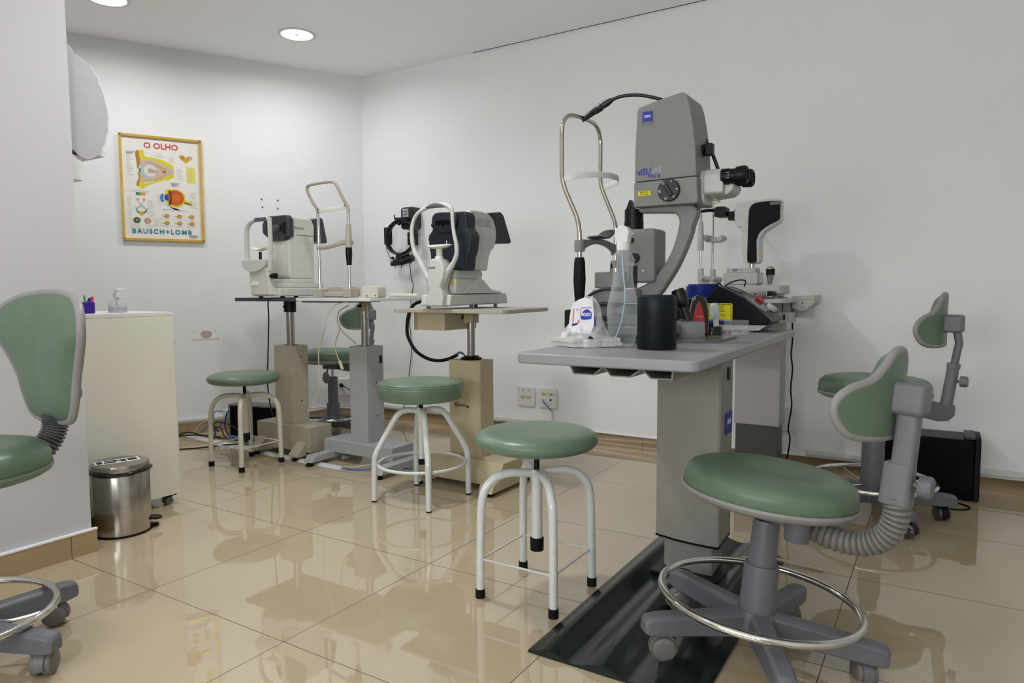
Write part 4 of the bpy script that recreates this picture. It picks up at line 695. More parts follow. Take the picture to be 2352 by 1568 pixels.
# ------------------------------------------------------------------ big laser desk
DZ=.745; ROT=Matrix.Translation(Vector((1.30,1.02,0)))@Matrix.Rotation(math.radians(1.3),4,'Z')@Matrix.Translation(Vector((-1.30,-1.02,0)))
def rotall(mb,R=ROT):
    for v in mb.bm.verts: v.co=R@v.co
    return mb
t=thing('laser_desk','large grey motorised instrument desk on a wide octagonal column, standing on the black corrugated base','desk',(1.36,1.02,.02))
mb=MB(); o_=rrect(1.078,1.550,.345,1.70,.028,6); mb.prism(o_,'z',DZ-.027,DZ); rotall(mb); tp=obj('desk_top',mb,mat('desk_laminate','#8F8F92',.38,bump=.1,bscale=700,var=.05,scale=300),t,bevel=.006,seg=3)
mb=MB(); zt=DZ-.027; y0,y1=.43,1.2
o2=[(1.19,zt),(1.205,zt-.030),(1.262,zt-.030),(1.288,zt-.008),(1.308,zt-.030),(1.36,zt-.030),(1.388,zt-.008),(1.41,zt-.030),(1.466,zt-.030),(1.468,zt)]
inn=[(1.464,zt),(1.462,zt-.027),(1.412,zt-.027),(1.389,zt-.004),(1.358,zt-.027),(1.309,zt-.027),(1.288,zt-.004),(1.261,zt-.027),(1.208,zt-.027),(1.194,zt)]
n=len(o2)
for a,b in ((y0,y1),):
    A=[[mb.v((x,y,z)) for x,z in q] for y in (a,b) for q in (o2,inn[::-1])]
    for i in range(n-1):
        mb.face([A[0][i],A[0][i+1],A[2][i+1],A[2][i]]); mb.face([A[1][i],A[3][i],A[3][i+1],A[1][i+1]]); mb.face([A[0][i],A[1][i],A[1][i+1],A[0][i+1]])
    mb.face(A[2][::1])
rotall(mb); obj('cable_tray',mb,mat('tray_grey','#85847E',.5),t)
up=[(1.262,.925),(1.330,.905),(1.392,.897),(1.462,.897),(1.468,.902),(1.462,1.055),(1.45,1.075),(1.27,1.075),(1.26,1.06)]
mb=MB(); mb.prism(up,'z',.127,DZ-.027); cu_=obj('column_upper',mb,ZD,t,bevel=.0015)
mb=MB(); mb.prism([((x-1.36)*1.008+1.36,(y-.99)*1.008+.99) for x,y in up],'z',.121,.127); obj('wiper_seal',mb,BLACK,cu_)
lo=[(1.285,.94),(1.332,.928),(1.384,.922),(1.438,.924),(1.442,.928),(1.438,1.045),(1.285,1.05)]
mb=MB(); mb.prism(lo,'z',.024,.124); obj('column_lower',mb,mat('column_inner_grey','#8F8E88',.4),t,bevel=.0015)
mb=MB(); mb.prism([(1.262,.88),(1.425,.862),(1.47,.89),(1.48,1.06),(1.262,1.07)],'z',.017,.024); obj('column_plate',mb,MATTE,t,bevel=.001)
mb=MB(); mb.box(1.4665,1.469,.955,1.03,.46,.525); R_=None; bd_=obj('brand_badge',mb,BLUE,cu_); text('badge_lettering','ZEISS',.019,(1.4693,.992,.497),(0,1,0),(0,0,1),WHT,bd_,bold=.0003)
mb=MB(); mb.box(1.4665,1.4692,.975,1.0,.625,.665); obj('power_inlet',mb,BLACK,cu_,bevel=.001)
# corrugated black base
mb=MB(); x0,x1,y0,y1=1.165,1.60,.285,1.31; nx,ny=72,24; g=[]
def prof(u,v):
    d=min(1,min(v,1-v)*10); r=min(1,min(u,1-u)*9)
    return .006+.026*(.5-.5*math.cos(u*2*PI*3.0+.9+.25*math.sin(v*4)))*r*(.6+.4*d)
for j in range(ny+1):
    row=[]
    for i in range(nx+1):
        u=i/nx; v=j/ny; x=x0+(x1-x0)*u; y=y0+(y1-y0)*v
        cut=max(0,(u-.84))*.5 if v>.9 else 0; y-=cut*(v-.9)*10*.9
        if v>.93 and u>.93: x-=.012*(v-.93)/.07
        row.append(mb.v((x,y,prof(u,v))))
    g.append(row)
for j in range(ny):
    for i in range(nx): mb.face([g[j][i],g[j][i+1],g[j+1][i+1],g[j+1][i]])
edge=[g[0][i] for i in range(nx+1)]+[g[j][nx] for j in range(1,ny+1)]+[g[ny][i] for i in range(nx-1,-1,-1)]+[g[j][0] for j in range(ny-1,0,-1)]
lowv=[mb.v((q.co.x,q.co.y,0.0005)) for q in edge]; m_=len(edge)
for i in range(m_): mb.face([edge[i],lowv[i],lowv[(i+1)%m_],edge[(i+1)%m_]])
mb.face(lowv); b_=obj('floor_base',mb,mat('black_green_plastic','#19211F',.22,bump=.05),sharp=50); tag(b_,'wide black-green corrugated desk base under the laser desk column','desk base')
mb=MB(); mb.tube([(1.455,1.06,.03),(1.5,1.1,.035),(1.56,1.16,.028),(1.63,1.2,.01),(1.72,1.2,.006)],.005,seg=8); tag(obj('mains_cable',mb,mat('cream_cable3','#B5AA92',.5)),'cream cable running over the far edge of the black floor base','cable')

# ---- laser slit lamp
t=thing('laser_slit_lamp','tall grey ophthalmic laser slit lamp with curved arm and black eyepieces on the laser desk','eye instrument',(1.22,.87,DZ))
mb=MB(); mb.box(1.075,1.335,.78,.97,DZ+.022,DZ+.05); mb.box(1.10,1.30,.80,.95,DZ+.05,DZ+.085); bs=obj('base',mb,ZG,t,bevel=.006)
mb=MB(); mb.box(1.06,1.10,.74,.76,DZ,DZ+.03)
for y in (.765,.985): mb.cyl((1.07,y,DZ+.02),(1.35,y,DZ+.02),.006,seg=12); mb.cyl((1.105,y-.006,DZ+.02),(1.105,y+.006,DZ+.02),.02,seg=20); mb.cyl((1.30,y-.006,DZ+.02),(1.30,y+.006,DZ+.02),.02,seg=20)
obj('rail_wheels',mb,BLACK,bs)
mb=MB(); mb.prism(rrect(1.092,1.20,.80,.93,.03),'z',.908,.958); mb.prism(rrect(1.088,1.24,.795,.935,.03),'z',.862,.904); mb.prism(rrect(1.088,1.22,.80,.93,.03),'z',.825,.858); pv=obj('pivot_blocks',mb,ZG,t,bevel=.004)
mb=MB(); mb.cyl((1.15,.865,.80),(1.15,.865,.97),.02,seg=20); obj('pivot_shaft',mb,STEEL,pv)
outer=[(1.225,1.152),(1.395,1.146),(1.393,1.086),(1.378,1.036),(1.350,.973),(1.318,.922),(1.29,.885),(1.25,.866)]
inner=[(1.10,.866),(1.10,.902),(1.200,.905),(1.240,.914),(1.272,.935),(1.307,.974),(1.335,1.025),(1.351,1.082),(1.352,1.108),(1.343,1.122),(1.325,1.128),(1.228,1.134)]
mb=MB(); mb.prism(smooth2(outer,4,False)+smooth2(inner,3,False),'y',.842,.884); obj('curved_arm',mb,ZG,t,bevel=.009,seg=3)
head=[(1.231,1.219),(1.232,1.318),(1.238,1.425),(1.244,1.433),(1.286,1.443),(1.368,1.458),(1.377,1.457),(1.385,1.449),(1.394,1.42),(1.404,1.365),(1.411,1.31),(1.416,1.222)]
mb=MB(); mb.prism(head,'y',.80,.945); hd=obj('head_cover',mb,ZG,t,bevel=.003)
mb=MB(); mb.prism([(1.2295,1.146),(1.2295,1.2172),(1.4175,1.2202),(1.421,1.146)],'y',.7985,.946); lw=obj('head_housing',mb,ZG,t,bevel=.003)
mb=MB(); mb.box(1.255,1.285,.7975,.7999,1.385,1.418); bg=obj('brand_badge',mb,BLUE,hd)
mb=MB(); mb.prism([(1.253+.0034*0,1.3838),(1.287,1.3838),(1.287,1.385),(1.28,1.3876),(1.27,1.3885),(1.26,1.3876),(1.253,1.385)],'y',.7972,.7998); obj('badge_notch',mb,ZG,bg)
text('badge_lettering','ZEISS',.0092,(1.27,.7972,1.4035),(1,0,0),(0,0,1),WHT,bg,bold=.0001)
text('model_lettering','viSU',.0265,(1.2395,.7995,1.2455),(1,0,0),(0,0,1),BLUE,hd,align='LEFT',bold=.0006,squash=.9)
text('model_lettering_outline','LAS',.0265,(1.2795,.7995,1.2475),(1,0,0),(0,0,1),mat('outline_grey','#A2A4A6',.5),hd,align='LEFT',squash=.8)
text('variant_lettering','YAG III',.0125,(1.2725,.7995,1.2315),(1,0,0),(0,0,1),BLUE,hd,align='LEFT',bold=.0003)
mb=MB(); mb.box(1.242,1.283,.7975,.7985,1.176,1.192); yl=obj('yellow_label',mb,YEL,lw)
mb=MB()
for a,b,c_,d in ((1.2432,1.2818,1.1905,1.1913),(1.2432,1.2818,1.1767,1.1775),(1.2432,1.244,1.1767,1.1913),(1.281,1.2818,1.1767,1.1913)): mb.box(a,b,.7972,.7976,c_,d)
obj('label_border',mb,INK,yl)
text('label_lettering','ABERTURA',.0055,(1.2625,.7974,1.187),(1,0,0),(0,0,1),INK,yl); text('label_lettering','DO LASER',.0055,(1.2625,.7974,1.1812),(1,0,0),(0,0,1),INK,yl)
dc=Vector((1.338,.7985,1.187)); mb=MB(); mb.rod(dc,dc+Vector((0,-.010,0)),[(0,.032),(.8,.032),(1,.030)],48); dl=obj('magnification_dial',mb,mat('dial_black','#101317',.4),lw)
mb=MB(); mb.box(-.020,.020,-.006,.0,-.006,.006,Matrix.Translation(dc+Vector((0,-.010,0)))@Matrix.Rotation(1.02,4,'Y')); obj('dial_grip',mb,mat('dial_black2','#15181C',.4),dl,bevel=.003)
for tx,a in (('6',70),('8',2),('12',-52),('32',-108),('20',185),('12',126)):
    r=math.radians(a); text('dial_number',tx,.0085,dc+Vector((.0255*math.cos(r),-.0103,.0255*math.sin(r))),(-math.sin(r),0,math.cos(r)) if a not in(2,) else (0,0,1),(-math.cos(r),0,-math.sin(r)) if a not in (2,) else (-1,0,0),WHT,dl)
mb=MB(); mb.prism([(.835,1.16),(.835,1.225),(.85,1.243),(.915,1.245),(.935,1.225),(.935,1.165),(.915,1.148),(.85,1.146)],'x',1.405,1.428); mb.prism([(.83,1.175),(.83,1.225),(.845,1.243),(.925,1.243),(.935,1.22),(.935,1.19),(.91,1.172),(.85,1.168)],'x',1.425,1.482); mb.prism([(1.44,1.20),(1.44,1.165),(1.49,1.170),(1.505,1.182),(1.508,1.2)],'y',.85,.94); ey=obj('binocular_body',mb,ZL,t,bevel=.006,seg=3)
for y in (.848,.916):
    mb=MB(); mb.rod((1.475,y,1.219),(1.545,y,1.220),[(0,.0225),(.28,.0225),(.3,.0205),(.55,.0205),(.58,.0245),(.9,.026),(1,.022),(1,.017),(.93,.015)],30); e_=obj('eyepiece',mb,BLACK,ey)
    mb=MB()
    for k in range(4): mb.box(1.49,1.499,y-.021,y-.0215,1.212+.005*k,1.2128+.005*k)
    obj('dioptre_marks',mb,WHT,e_)
mb=MB(); mb.cyl((1.408,.875,1.305),(1.418,.875,1.303),.018,seg=20); mb.box(1.418,1.441,.862,.888,1.287,1.321); obj('side_knob',mb,BLACK,hd,bevel=.003)
mb=MB(); mb.prism(rrect(1.160,1.286,.924,1.085,.012),'y',.826,.925); il=obj('illumination_box',mb,ZG,t,bevel=.008,seg=3)
mb=MB(); mb.cyl((1.212,.826,1.052),(1.212,.818,1.052),.0085,seg=20); mb.cyl((1.224,.826,.998),(1.224,.815,.998),.015,seg=24); mb.box(1.205,1.232,.823,.827,.92,.975); obj('control_knob',mb,BLACK,il)
mb=MB(); mb.cyl((1.218,.826,1.072),(1.218,.8245,1.072),.003,seg=10); mb.cyl((1.25,.826,.96),(1.25,.8245,.96),.003,seg=10); obj('screw',mb,STEEL,il)
mb=MB(); mb.cyl((1.200,.875,1.084),(1.200,.875,1.112),.0295,seg=28); mb.cyl((1.200,.875,1.112),(1.200,.875,1.148),.0285,seg=28); mb.prism([(1.176,1.143),(1.224,1.143),(1.20,1.155),(1.190,1.178)],'y',.862,.888); obj('slit_prism',mb,BLACK,t)
mb=MB(); mb.tube([(1.29,.9,1.45),(1.287,.89,1.466),(1.246,.88,1.482),(1.204,.87,1.491),(1.162,.86,1.491),(1.13,.855,1.483)],.0052,seg=12); hs=[]
mb.rod((1.133,.856,1.484),(1.045,.85,1.441),[(0,.007),(.12,.0095),(.3,.0105),(.32,.0085),(.36,.0085),(.38,.012),(.62,.0115),(.64,.010),(1,.0095)],22); mb.rod((1.05,.85,1.443),(1.037,.849,1.43),[(0,.006),(1,.004)],12); obj('fixation_lamp',mb,mat('gooseneck_black','#17161A',.35),t)
mb=MB(); mb.tube([(1.385,.92,1.36),(1.403,.92,1.344),(1.423,.92,1.305),(1.440,.92,1.262),(1.446,.915,1.24)],.0052,seg=12); obj('gooseneck',mb,mat('gooseneck_black2','#17161A',.35),t)
mb=MB(); mb.tube([(1.20,.80,.90),(1.14,.78,.905),(1.09,.775,.88),(1.06,.78,.84),(1.07,.8,.79)],.005,seg=10); mb.tube([(1.19,.79,.858),(1.13,.77,.86),(1.08,.765,.845),(1.06,.77,.8)],.0065,seg=10); mb.tube([(1.16,.78,.815),(1.10,.77,.82),(1.07,.765,.81)],.007,seg=10); obj('cables',mb,mat('cable_slate','#22282B',.4),t)
# ---- chin rest of the laser
t=thing('chin_rest_frame','polished steel bent-tube head frame with black foam grips clamped to the laser desk','chin rest',(1.09,.85,DZ))
mb=MB(); near=[(1.091,.72,DZ+.03),(1.091,.72,.9),(1.091,.72,1.05),(1.089,.72,1.085),(1.080,.72,1.122),(1.058,.72,1.17),(1.041,.72,1.208),(1.032,.72,1.245),(1.031,.72,1.30),(1.032,.72,1.385),(1.034,.732,1.412),(1.036,.76,1.430)]
far=[(1.036,.93,1.440),(1.036,.965,1.428),(1.036,.982,1.40),(1.036,.985,1.36),(1.036,.985,1.28),(1.042,.985,1.238),(1.080,.985,1.148),(1.091,.985,1.111),(1.092,.985,1.06),(1.091,.985,.9),(1.091,.985,DZ+.03)]
mb.tube(near+[(1.036,.80,1.437),(1.036,.86,1.441)]+far,.0068,seg=16,sub=6); fr_=obj('head_frame',mb,mat('warm_chrome','#BDB6AA',.14,metal=1,var=.05),t)
for y in (.72,.985):
    mb=MB(); mb.rod((1.091,y,.868),(1.091,y,1.0),[(0,.0145),(.10,.0145),(.12,.0155),(.5,.0185),(.9,.0165),(1,.013)],24); obj('foam_grip',mb,RUB,fr_)
    mb=MB(); mb.cyl((1.091,y,DZ),(1.091,y,DZ+.08),.017,seg=20); obj('clamp',mb,ZG,fr_,bevel=.002)
mb=MB(); mb.cyl((1.091,.72,1.017),(1.091,.72,1.051),.0155,seg=24); mb.cyl((1.091,.985,1.017),(1.091,.985,1.051),.0155,seg=24)
mb.loft([[Vector((1.093+.008*s_,y,zc+h)) for s_,h in ((-1,-w),(1,-w),(1,w),(-1,w))] for y,zc,w in ((.73,1.038,.016),(.76,1.044,.010),(.80,1.051,.0085),(.85,1.054,.008),(.90,1.051,.0085),(.94,1.044,.010),(.975,1.035,.015))]); cb_=obj('chin_bridge',mb,ZG,t,bevel=.002)
mb=MB(); mb.loft([[(1.10+.028*math.cos(a)*w,y,zc+.006*math.sin(a)*w) for a in [k*PI/6 for k in range(12)]] for y,zc,w in ((.785,1.063,.4),(.80,1.064,.9),(.835,1.064,1),(.87,1.068,1),(.90,1.082,1),(.915,1.09,.8),(.925,1.094,.35))]); obj('chin_cup',mb,mat('chin_black','#151516',.3),cb_)
mb=MB(); B_=[(1.034,.718,1.234),(1.07,.735,1.243),(1.105,.775,1.25),(1.128,.83,1.253),(1.134,.88,1.254),(1.124,.93,1.253),(1.098,.965,1.249),(1.063,.982,1.243),(1.038,.986,1.24)]
mb.tube(B_,.0022,seg=10,sub=6,ry=.0095,ref=(0,0,1)); obj('forehead_band',mb,mat('band_translucent','#D2D0CA',.35),t)
# ------------------------------------------------------------------ things on the laser desk
Z=DZ
t=thing('jar','dark navy cylindrical jar with domed lid near the front edge of the laser desk','jar',(1.375,.612,Z)); c=(1.372,.615,0)
mb=MB(); mb.lathe([(0,Z),(.050,Z),(.0515,Z+.003),(.0515,Z+.108),(0,Z+.108)],c,seg=56); obj('body',mb,mat('jar_navy','#0A0F17',.5,spec=.25,bump=.05),t)
mb=MB(); mb.lathe([(0,Z+.108),(.0518,Z+.108),(.0518,Z+.13),(.049,Z+.140),(.043,Z+.144),(.040,Z+.142),(0,Z+.142)],c,seg=56); obj('lid',mb,mat('jar_lid_navy','#10161F',.45,spec=.25,bump=.05),t)
t=thing('spray_bottle','clear waisted spray bottle with white trigger cap and blue dip tube on the laser desk','bottle',(1.255,.655,Z)); c=(1.262,.645,0)
mb=MB(); P=[(0,Z+.001),(.026,Z+.001),(.034,Z+.006),(.041,Z+.05),(.0445,Z+.09),(.043,Z+.115),(.036,Z+.145),(.0295,Z+.175),(.0265,Z+.20),(.0275,Z+.22),(.0315,Z+.235),(.0315,Z+.242),(.024,Z+.258),(.016,Z+.266),(.0155,Z+.272)]
In=[(r-.0012,h) for r,h in P[2:]][::-1]+[(.024,Z+.004),(0,Z+.006)]
mb.lathe(P,c,seg=48); obj('bottle_body',mb,film('bottle_film','#C9D0D0',.10,.62,.05),t)
mb=MB(); mb.lathe([(.0,Z+.264),(.0175,Z+.264),(.0185,Z+.285),(.0165,Z+.288),(0,Z+.288)],c,seg=32); mb.prism([(1.245,Z+.286),(1.279,Z+.286),(1.283,Z+.318),(1.276,Z+.330),(1.262,Z+.334),(1.243,Z+.326),(1.241,Z+.315)],'y',.632,.660); mb.prism([(1.241,Z+.315),(1.235,Z+.312),(1.239,Z+.290),(1.244,Z+.286),(1.247,Z+.30)],'y',.640,.652); obj('spray_head',mb,WHITE,t,bevel=.003)
mb=MB(); mb.tube([(1.258,.645,Z+.27),(1.263,.645,Z+.20),(1.268,.645,Z+.14),(1.258,.645,Z+.07),(1.236,.642,Z+.012)],.0019,seg=10); obj('dip_tube',mb,mat('tube_blue','#A8C4D4',.3),t)
# napkin pack in a torn plastic bag
t=thing('napkin_pack','white paper napkins in a torn plastic bag with blue lettering at the desk corner','napkins',(1.15,.62,Z))
NP=mat('napkin_paper','#C3C0B9',.9,bump=.5,bscale=120)
mb=MB(); Q=[(1.070,.575),(1.165,.535),(1.265,.63),(1.17,.70)]
for k in range(2): mb.prism([(x+.003*math.sin(k*2+i),y+.003*math.cos(k*3+i)) for i,(x,y) in enumerate(Q)],'z',Z+.001+.0125*k,Z+.0133+.0125*k)
nk=obj('napkins',mb,NP,t,bevel=.0015)
def bag(mb,secs):
    mb.loft(secs,cap=False)
random.seed(11); mb=MB(); secs=[]; n=40
for h,kx,ky,dx in ((.000,1.04,1.05,0),(.028,1.05,1.06,0),(.040,1.0,.98,0),(.052,.86,.75,.0),(.068,.72,.62,.004),(.085,.60,.5,.008),(.102,.52,.4,.012),(.118,.44,.3,.014),(.132,.30,.2,.012),(.140,.12,.1,.008)):
    q=[]
    for i in range(n):
        a=2*PI*i/n; r=(abs(math.cos(a))**3.2+abs(math.sin(a))**3.2)**(-1/3.2)
        k=1+(.0 if h<.03 else .055)*math.sin(a*5+h*60)+(.035 if h>.03 else 0)*math.sin(a*9-h*90)
        u=r*math.cos(a)*kx*.062*k; w=r*math.sin(a)*ky*.052*k; ca,sa=math.cos(-.22+.0),math.sin(-.22)
        q.append((1.163+dx+u*ca-w*sa,.612+u*sa+w*ca+.0,Z+.001+h))
    secs.append(q)
mb.loft(secs)
obj('plastic_bag',mb,film('bag_film','#E9E9EC',.30,.85,.1,1.0),t)
mb=MB(); P=[(-.034,.044),(.00,.040),(.040,.040),(.050,.075),(.043,.116),(.038,.128),(.012,.137),(-.020,.126),(-.030,.116),(-.037,.085)]
fx=Vector((.975,-.22,0)); fo=Vector((1.163,.580,Z))
def fp(u,h,d=0): return fo+fx*u+Vector((0,-.006-d+(h-.04)*.13,h))
mb.loft([[fp(u,h,d) for u,h in smooth2(P,2)] for d in (0,.0015)]); fl=obj('bag_flap',mb,mat('white_film','#DDDCE0',.25,bump=.3,bscale=60),t,label='white printed flap of the bag')
mb=MB(); mb.loft([[fp(u,h,d) for u,h in smooth2([(.004,.078),(.018,.076),(.032,.078),(.040,.080),(.040,.094),(.034,.101),(.022,.105),(.010,.099),(.003,.088)],3)] for d in (.0015,.002)]); bb=obj('blue_emblem',mb,mat('film_blue','#2B3FA6',.35),fl)
text('emblem_lettering','Elite',.019,fp(.0215,.089,.0022),-fx,(0,-.0,-1),WHT,bb,depth=.0001,bold=.0004); text('film_lettering','GUARDANAPOS',.0052,fp(.022,.109,.0017),-fx,(0,0,-1),BLUE,fl,depth=.0001)
mb=MB()
for a,b_,c1,c2,cl in ((-.026,-.022,.062,.106,0),(.0,.003,.090,.108,0),(-.013,-.008,.100,.106,0),(-.007,-.001,.066,.075,0)): mb.loft([[fp(u,h,d) for u,h in ((a,c1),(b_,c1),(b_,c2),(a,c2))] for d in (.0015,.0019)])
obj('orange_print',mb,mat('film_orange','#C87A3A',.4),fl)
mb=MB(); mb.loft([[fp(u,h,d) for u,h in ((-.027,.056),(-.008,.062),(-.005,.068),(-.027,.063))] for d in (.0015,.0019)]); mb.loft([[fp(u,h,d) for u,h in ((.046,.085),(.050,.085),(.056,.06),(.051,.058))] for d in (-.003,-.0026)]); obj('blue_print',mb,BLUE,fl)
mb=MB(); mb.box(-.006,.006,-.0006,.0006,-.005,.005,Matrix.Translation(Vector((1.205,.558,Z+.027)))@Matrix.Rotation(.7,4,'Y')@Matrix.Rotation(.6,4,'Z')); obj('pack_mark',mb,mat('mark_navy','#101425',.5),t)
mb=MB(); mb.lathe([(0,Z),(.0125,Z),(.0125,Z+.095),(.011,Z+.100),(0,Z+.101)],(1.082,.668,0),seg=24); tag(obj('joystick_post',mb,RUB,bevel=.001),'short black rubber post standing behind the napkin pack at the desk edge','handle')
# clipboard-like plate and the pod standing on it
mb=MB(); mb.prism([(1.25,.86),(1.405,.845),(1.46,.90),(1.455,1.12),(1.27,1.13)],'z',Z,Z+.0065); mb.mi=1; mb.prism([(1.25,.86),(1.405,.845),(1.46,.90),(1.455,1.12),(1.27,1.13)],'z',Z+.0065,Z+.0078); tag(obj('sample_plate',mb,[GREY,mat('glossy_card','#8E8B80',.12,var=.2,scale=9)]),'thin grey glossy plate lying under the round grey holder on the desk','plate')
t=thing('instrument_holder','round grey tabletop holder with a black handheld scope leaning out of it','holder',(1.34,.985,Z+.008)); c=(1.337,.985,0)
mb=MB(); mb.lathe([(0,Z+.008),(.052,Z+.008),(.0535,Z+.012),(.052,Z+.052),(.047,Z+.058),(0,Z+.060)],c,seg=48); obj('body',mb,mat('holder_grey','#8E8F91',.4),t)
mb=MB(); mb.lathe([(0,Z+.058),(.022,Z+.060),(.018,Z+.064),(0,Z+.066)],(1.33,.985,0),seg=24); obj('well',mb,DGREY,t)
mb=MB(); a=Vector((1.339,.985,Z+.06)); b_=Vector((1.303,.985,Z+.157)); mb.rod(a,b_,[(0,.0145),(.42,.0135),(.46,.018),(.6,.0235),(.93,.0235),(.94,.020),(1,.020)],24); tag(obj('handheld_scope',mb,mat('scope_black','#0A0B0C',.35)),'black handheld scope tilted left in the round grey holder','scope')
t=thing('desk_timer','upright oval black gadget with glossy red face behind the grey holder','gadget',(1.35,1.10,Z))
R2=Matrix.Translation(Vector((1.342,1.085,Z+.008)))@Matrix.Rotation(math.radians(24),4,'Z')
def tp_(u,h,d): return R2@Vector((u,d,h))
ov=smooth2([(-.028,.0),(.028,.0),(.031,.05),(.028,.095),(.018,.124),(0,.131),(-.018,.122),(-.026,.095),(-.030,.05)],4)
mb=MB(); mb.loft([[tp_(u*k,h*k+(1-k)*.06,d) for u,h in ov] for d,k in ((-.012,.9),(-.006,1),(.014,1),(.020,.92))]); cs=obj('case',mb,mat('case_gloss_black','#0D0D10',.12,coat=.5),t)
mb=MB(); mb.loft([[tp_(u,h,d) for u,h in smooth2([(-.022,.004),(.016,.004),(.019,.035),(.011,.08),(0,.112),(-.010,.095),(-.018,.06),(-.023,.03)],4)] for d in (-.0118,-.0135)]); fc=obj('red_face',mb,mat('red_gloss','#D0261C',.15,coat=.6,var=.15,scale=12),cs)
ux=(R2.to_3x3()@Vector((1,0,0))); text('face_lettering','SYSTEM',.0055,tp_(0,.062,-.0137),ux,(0,0,1),WHT,fc,depth=.0001); text('face_lettering','VISUAL',.0095,tp_(-.001,.042,-.0137),ux,(0,0,1),WHT,fc,depth=.0001,bold=.0003)
mb=MB(); mb.tube([tp_(-.018,.034,-.0142),tp_(0,.030,-.0142),tp_(.014,.033,-.0142),tp_(.018,.042,-.0142)],.0006,seg=6); obj('swoosh',mb,WHT,fc)
t=thing('lens_case','low round black lens case with a knurled top behind the holder on the desk','lens case',(1.345,1.22,Z)); c=(1.352,1.20,0)
mb=MB(); mb.lathe([(0,Z),(.030,Z),(.036,Z+.004),(.0365,Z+.030),(.034,Z+.033),(0,Z+.034)],c,seg=12); obj('body',mb,mat('case_black','#0C0C0E',.2),t); mb=MB(); mb.lathe([(0,Z+.033),(.018,Z+.033),(.018,Z+.043),(0,Z+.044)],(c[0]-.014,c[1],0),seg=24); obj('cap',mb,BLACK,t)
t=thing('eye_drop_bottle','small white and blue eye drop bottle upside down on the black lens case','bottle',(1.37,1.20,Z+.034)); a=Vector((1.367,1.202,Z+.034)); d=Vector((-.12,0,1)).normalized()
mb=MB(); mb.rod(a,a+d*.022,[(0,.009),(.9,.009),(1,.010)],20); obj('cap',mb,WHITE,t)
mb=MB(); mb.rod(a+d*.022,a+d*.078,[(0,.010),(.12,.0145),(.8,.0145),(.93,.012),(1,.008)],24); b2=obj('body',mb,mat('translucent_white','#D8E0E2',.3,trans=.25),t)
mb=MB(); mb.loft([[a+d*h+Vector((.0149*math.cos(q),.0149*math.sin(q),0)) for q in [-2.7+.12*k for k in range(11)]]+[a+d*h+Vector((.0145*math.cos(q),.0145*math.sin(q),0)) for q in [-2.7+.12*k for k in range(10,-1,-1)]] for h in (.032,.066)]); lb=obj('label_strip',mb,mat('label_pale_blue','#B9CDE8',.4),b2); 
t=thing('ampoule','small clear plastic ampoule strip standing behind the eye drop bottle','ampoule',(1.32,1.215,Z)); mb=MB(); mb.rod((1.322,1.225,Z+.001),(1.322,1.225,Z+.075),[(0,.006),(.3,.009),(.75,.009),(.8,.005),(1,.004)],16); obj('vial',mb,CLEARG,t)
t=thing('acrylic_tray','shallow clear acrylic tray with small coloured caps in front of the laser console','tray',(1.40,1.30,Z))
mb=MB(); mb.box(1.355,1.44,1.25,1.345,Z+.0005,Z+.003); mb.box(1.355,1.44,1.25,1.2525,Z,Z+.022); mb.box(1.355,1.44,1.3425,1.345,Z,Z+.05); mb.box(1.4375,1.44,1.25,1.345,Z,Z+.022); obj('tray_body',mb,film('acrylic','#E2E6E6',.12,.6),t)
for i,(x,y,cl,l) in enumerate(((1.372,1.27,'#2A2470','dark violet'),(1.383,1.265,'#B01820','red'),(1.395,1.27,'#2A2470','blue violet'))):
    mb=MB(); mb.lathe([(0,Z+.003),(.005,Z+.003),(.005,Z+.012),(0,Z+.013)],(x,y,0),seg=14); tag(obj('small_cap',mb,mat('cap_%d'%i,cl,.35)),l+' small cap in the clear acrylic tray','cap','caps in the acrylic tray')
# ---- laser console
t=thing('laser_console','navy wedge-shaped laser control console with yellow warning label at the back of the desk','console',(1.30,1.55,Z)); yf,yb=1.45,1.66
cp=[(1.150,.772),(1.478,.772),(1.488,.788),(1.476,.805),(1.44,.838),(1.405,.864),(1.37,.884),(1.34,.899),(1.305,.914),(1.300,.914),(1.285,.898),(1.262,.874),(1.24,.868),(1.130,.868),(1.130,.79)]
mb=MB(); mb.prism(cp,'y',yf,yb-.0); bd=obj('housing',mb,mat('console_navy','#070A11',.45,spec=.2),t,bevel=.003)
top=[(1.300,.916),(1.34,.901),(1.37,.886),(1.405,.866),(1.44,.840),(1.476,.807),(1.488,.790),(1.522,.800),(1.508,.822),(1.47,.862),(1.44,.885),(1.40,.902),(1.365,.914),(1.33,.922)]
mb=MB(); mb.loft([[ (x,yf+.004+0*z,z) for x,z in [(1.300,.9145),(1.34,.8995),(1.37,.8845),(1.405,.8645),(1.44,.8385),(1.476,.8055),(1.489,.7885),(1.495,.784),(1.48,.80),(1.44,.834),(1.40,.862),(1.36,.884),(1.31,.908)]],[(x,yb+.002,z) for x,z in [(1.300,.9145),(1.34,.8995),(1.37,.8845),(1.405,.8645),(1.44,.8385),(1.476,.8055),(1.489,.7885),(1.495,.784),(1.48,.80),(1.44,.834),(1.40,.862),(1.36,.884),(1.31,.908)]]]); pn=obj('panel',mb,mat('console_grey','#3A3C41',.45,spec=.3),t,bevel=.001)
def cpn(x,z,y,up): # point on the sloping panel
    return Vector((x,y,z))
nrm=Vector((.6,0,.8)); tx_=Vector((.8,0,-.6))
def slab(mb,x0,z0,x1,z1,ya,yb_,h0,h1):
    d=Vector((x1-x0,0,z1-z0)).normalized(); n_=Vector((-d.z,0,d.x)); a=Vector((x0,0,z0)); b=Vector((x1,0,z1))
    mb.loft([[p+n_*h+Vector((0,y,0)) for p,y in ((a,ya),(b,ya),(b,yb_),(a,yb_))] for h in (h0,h1)])
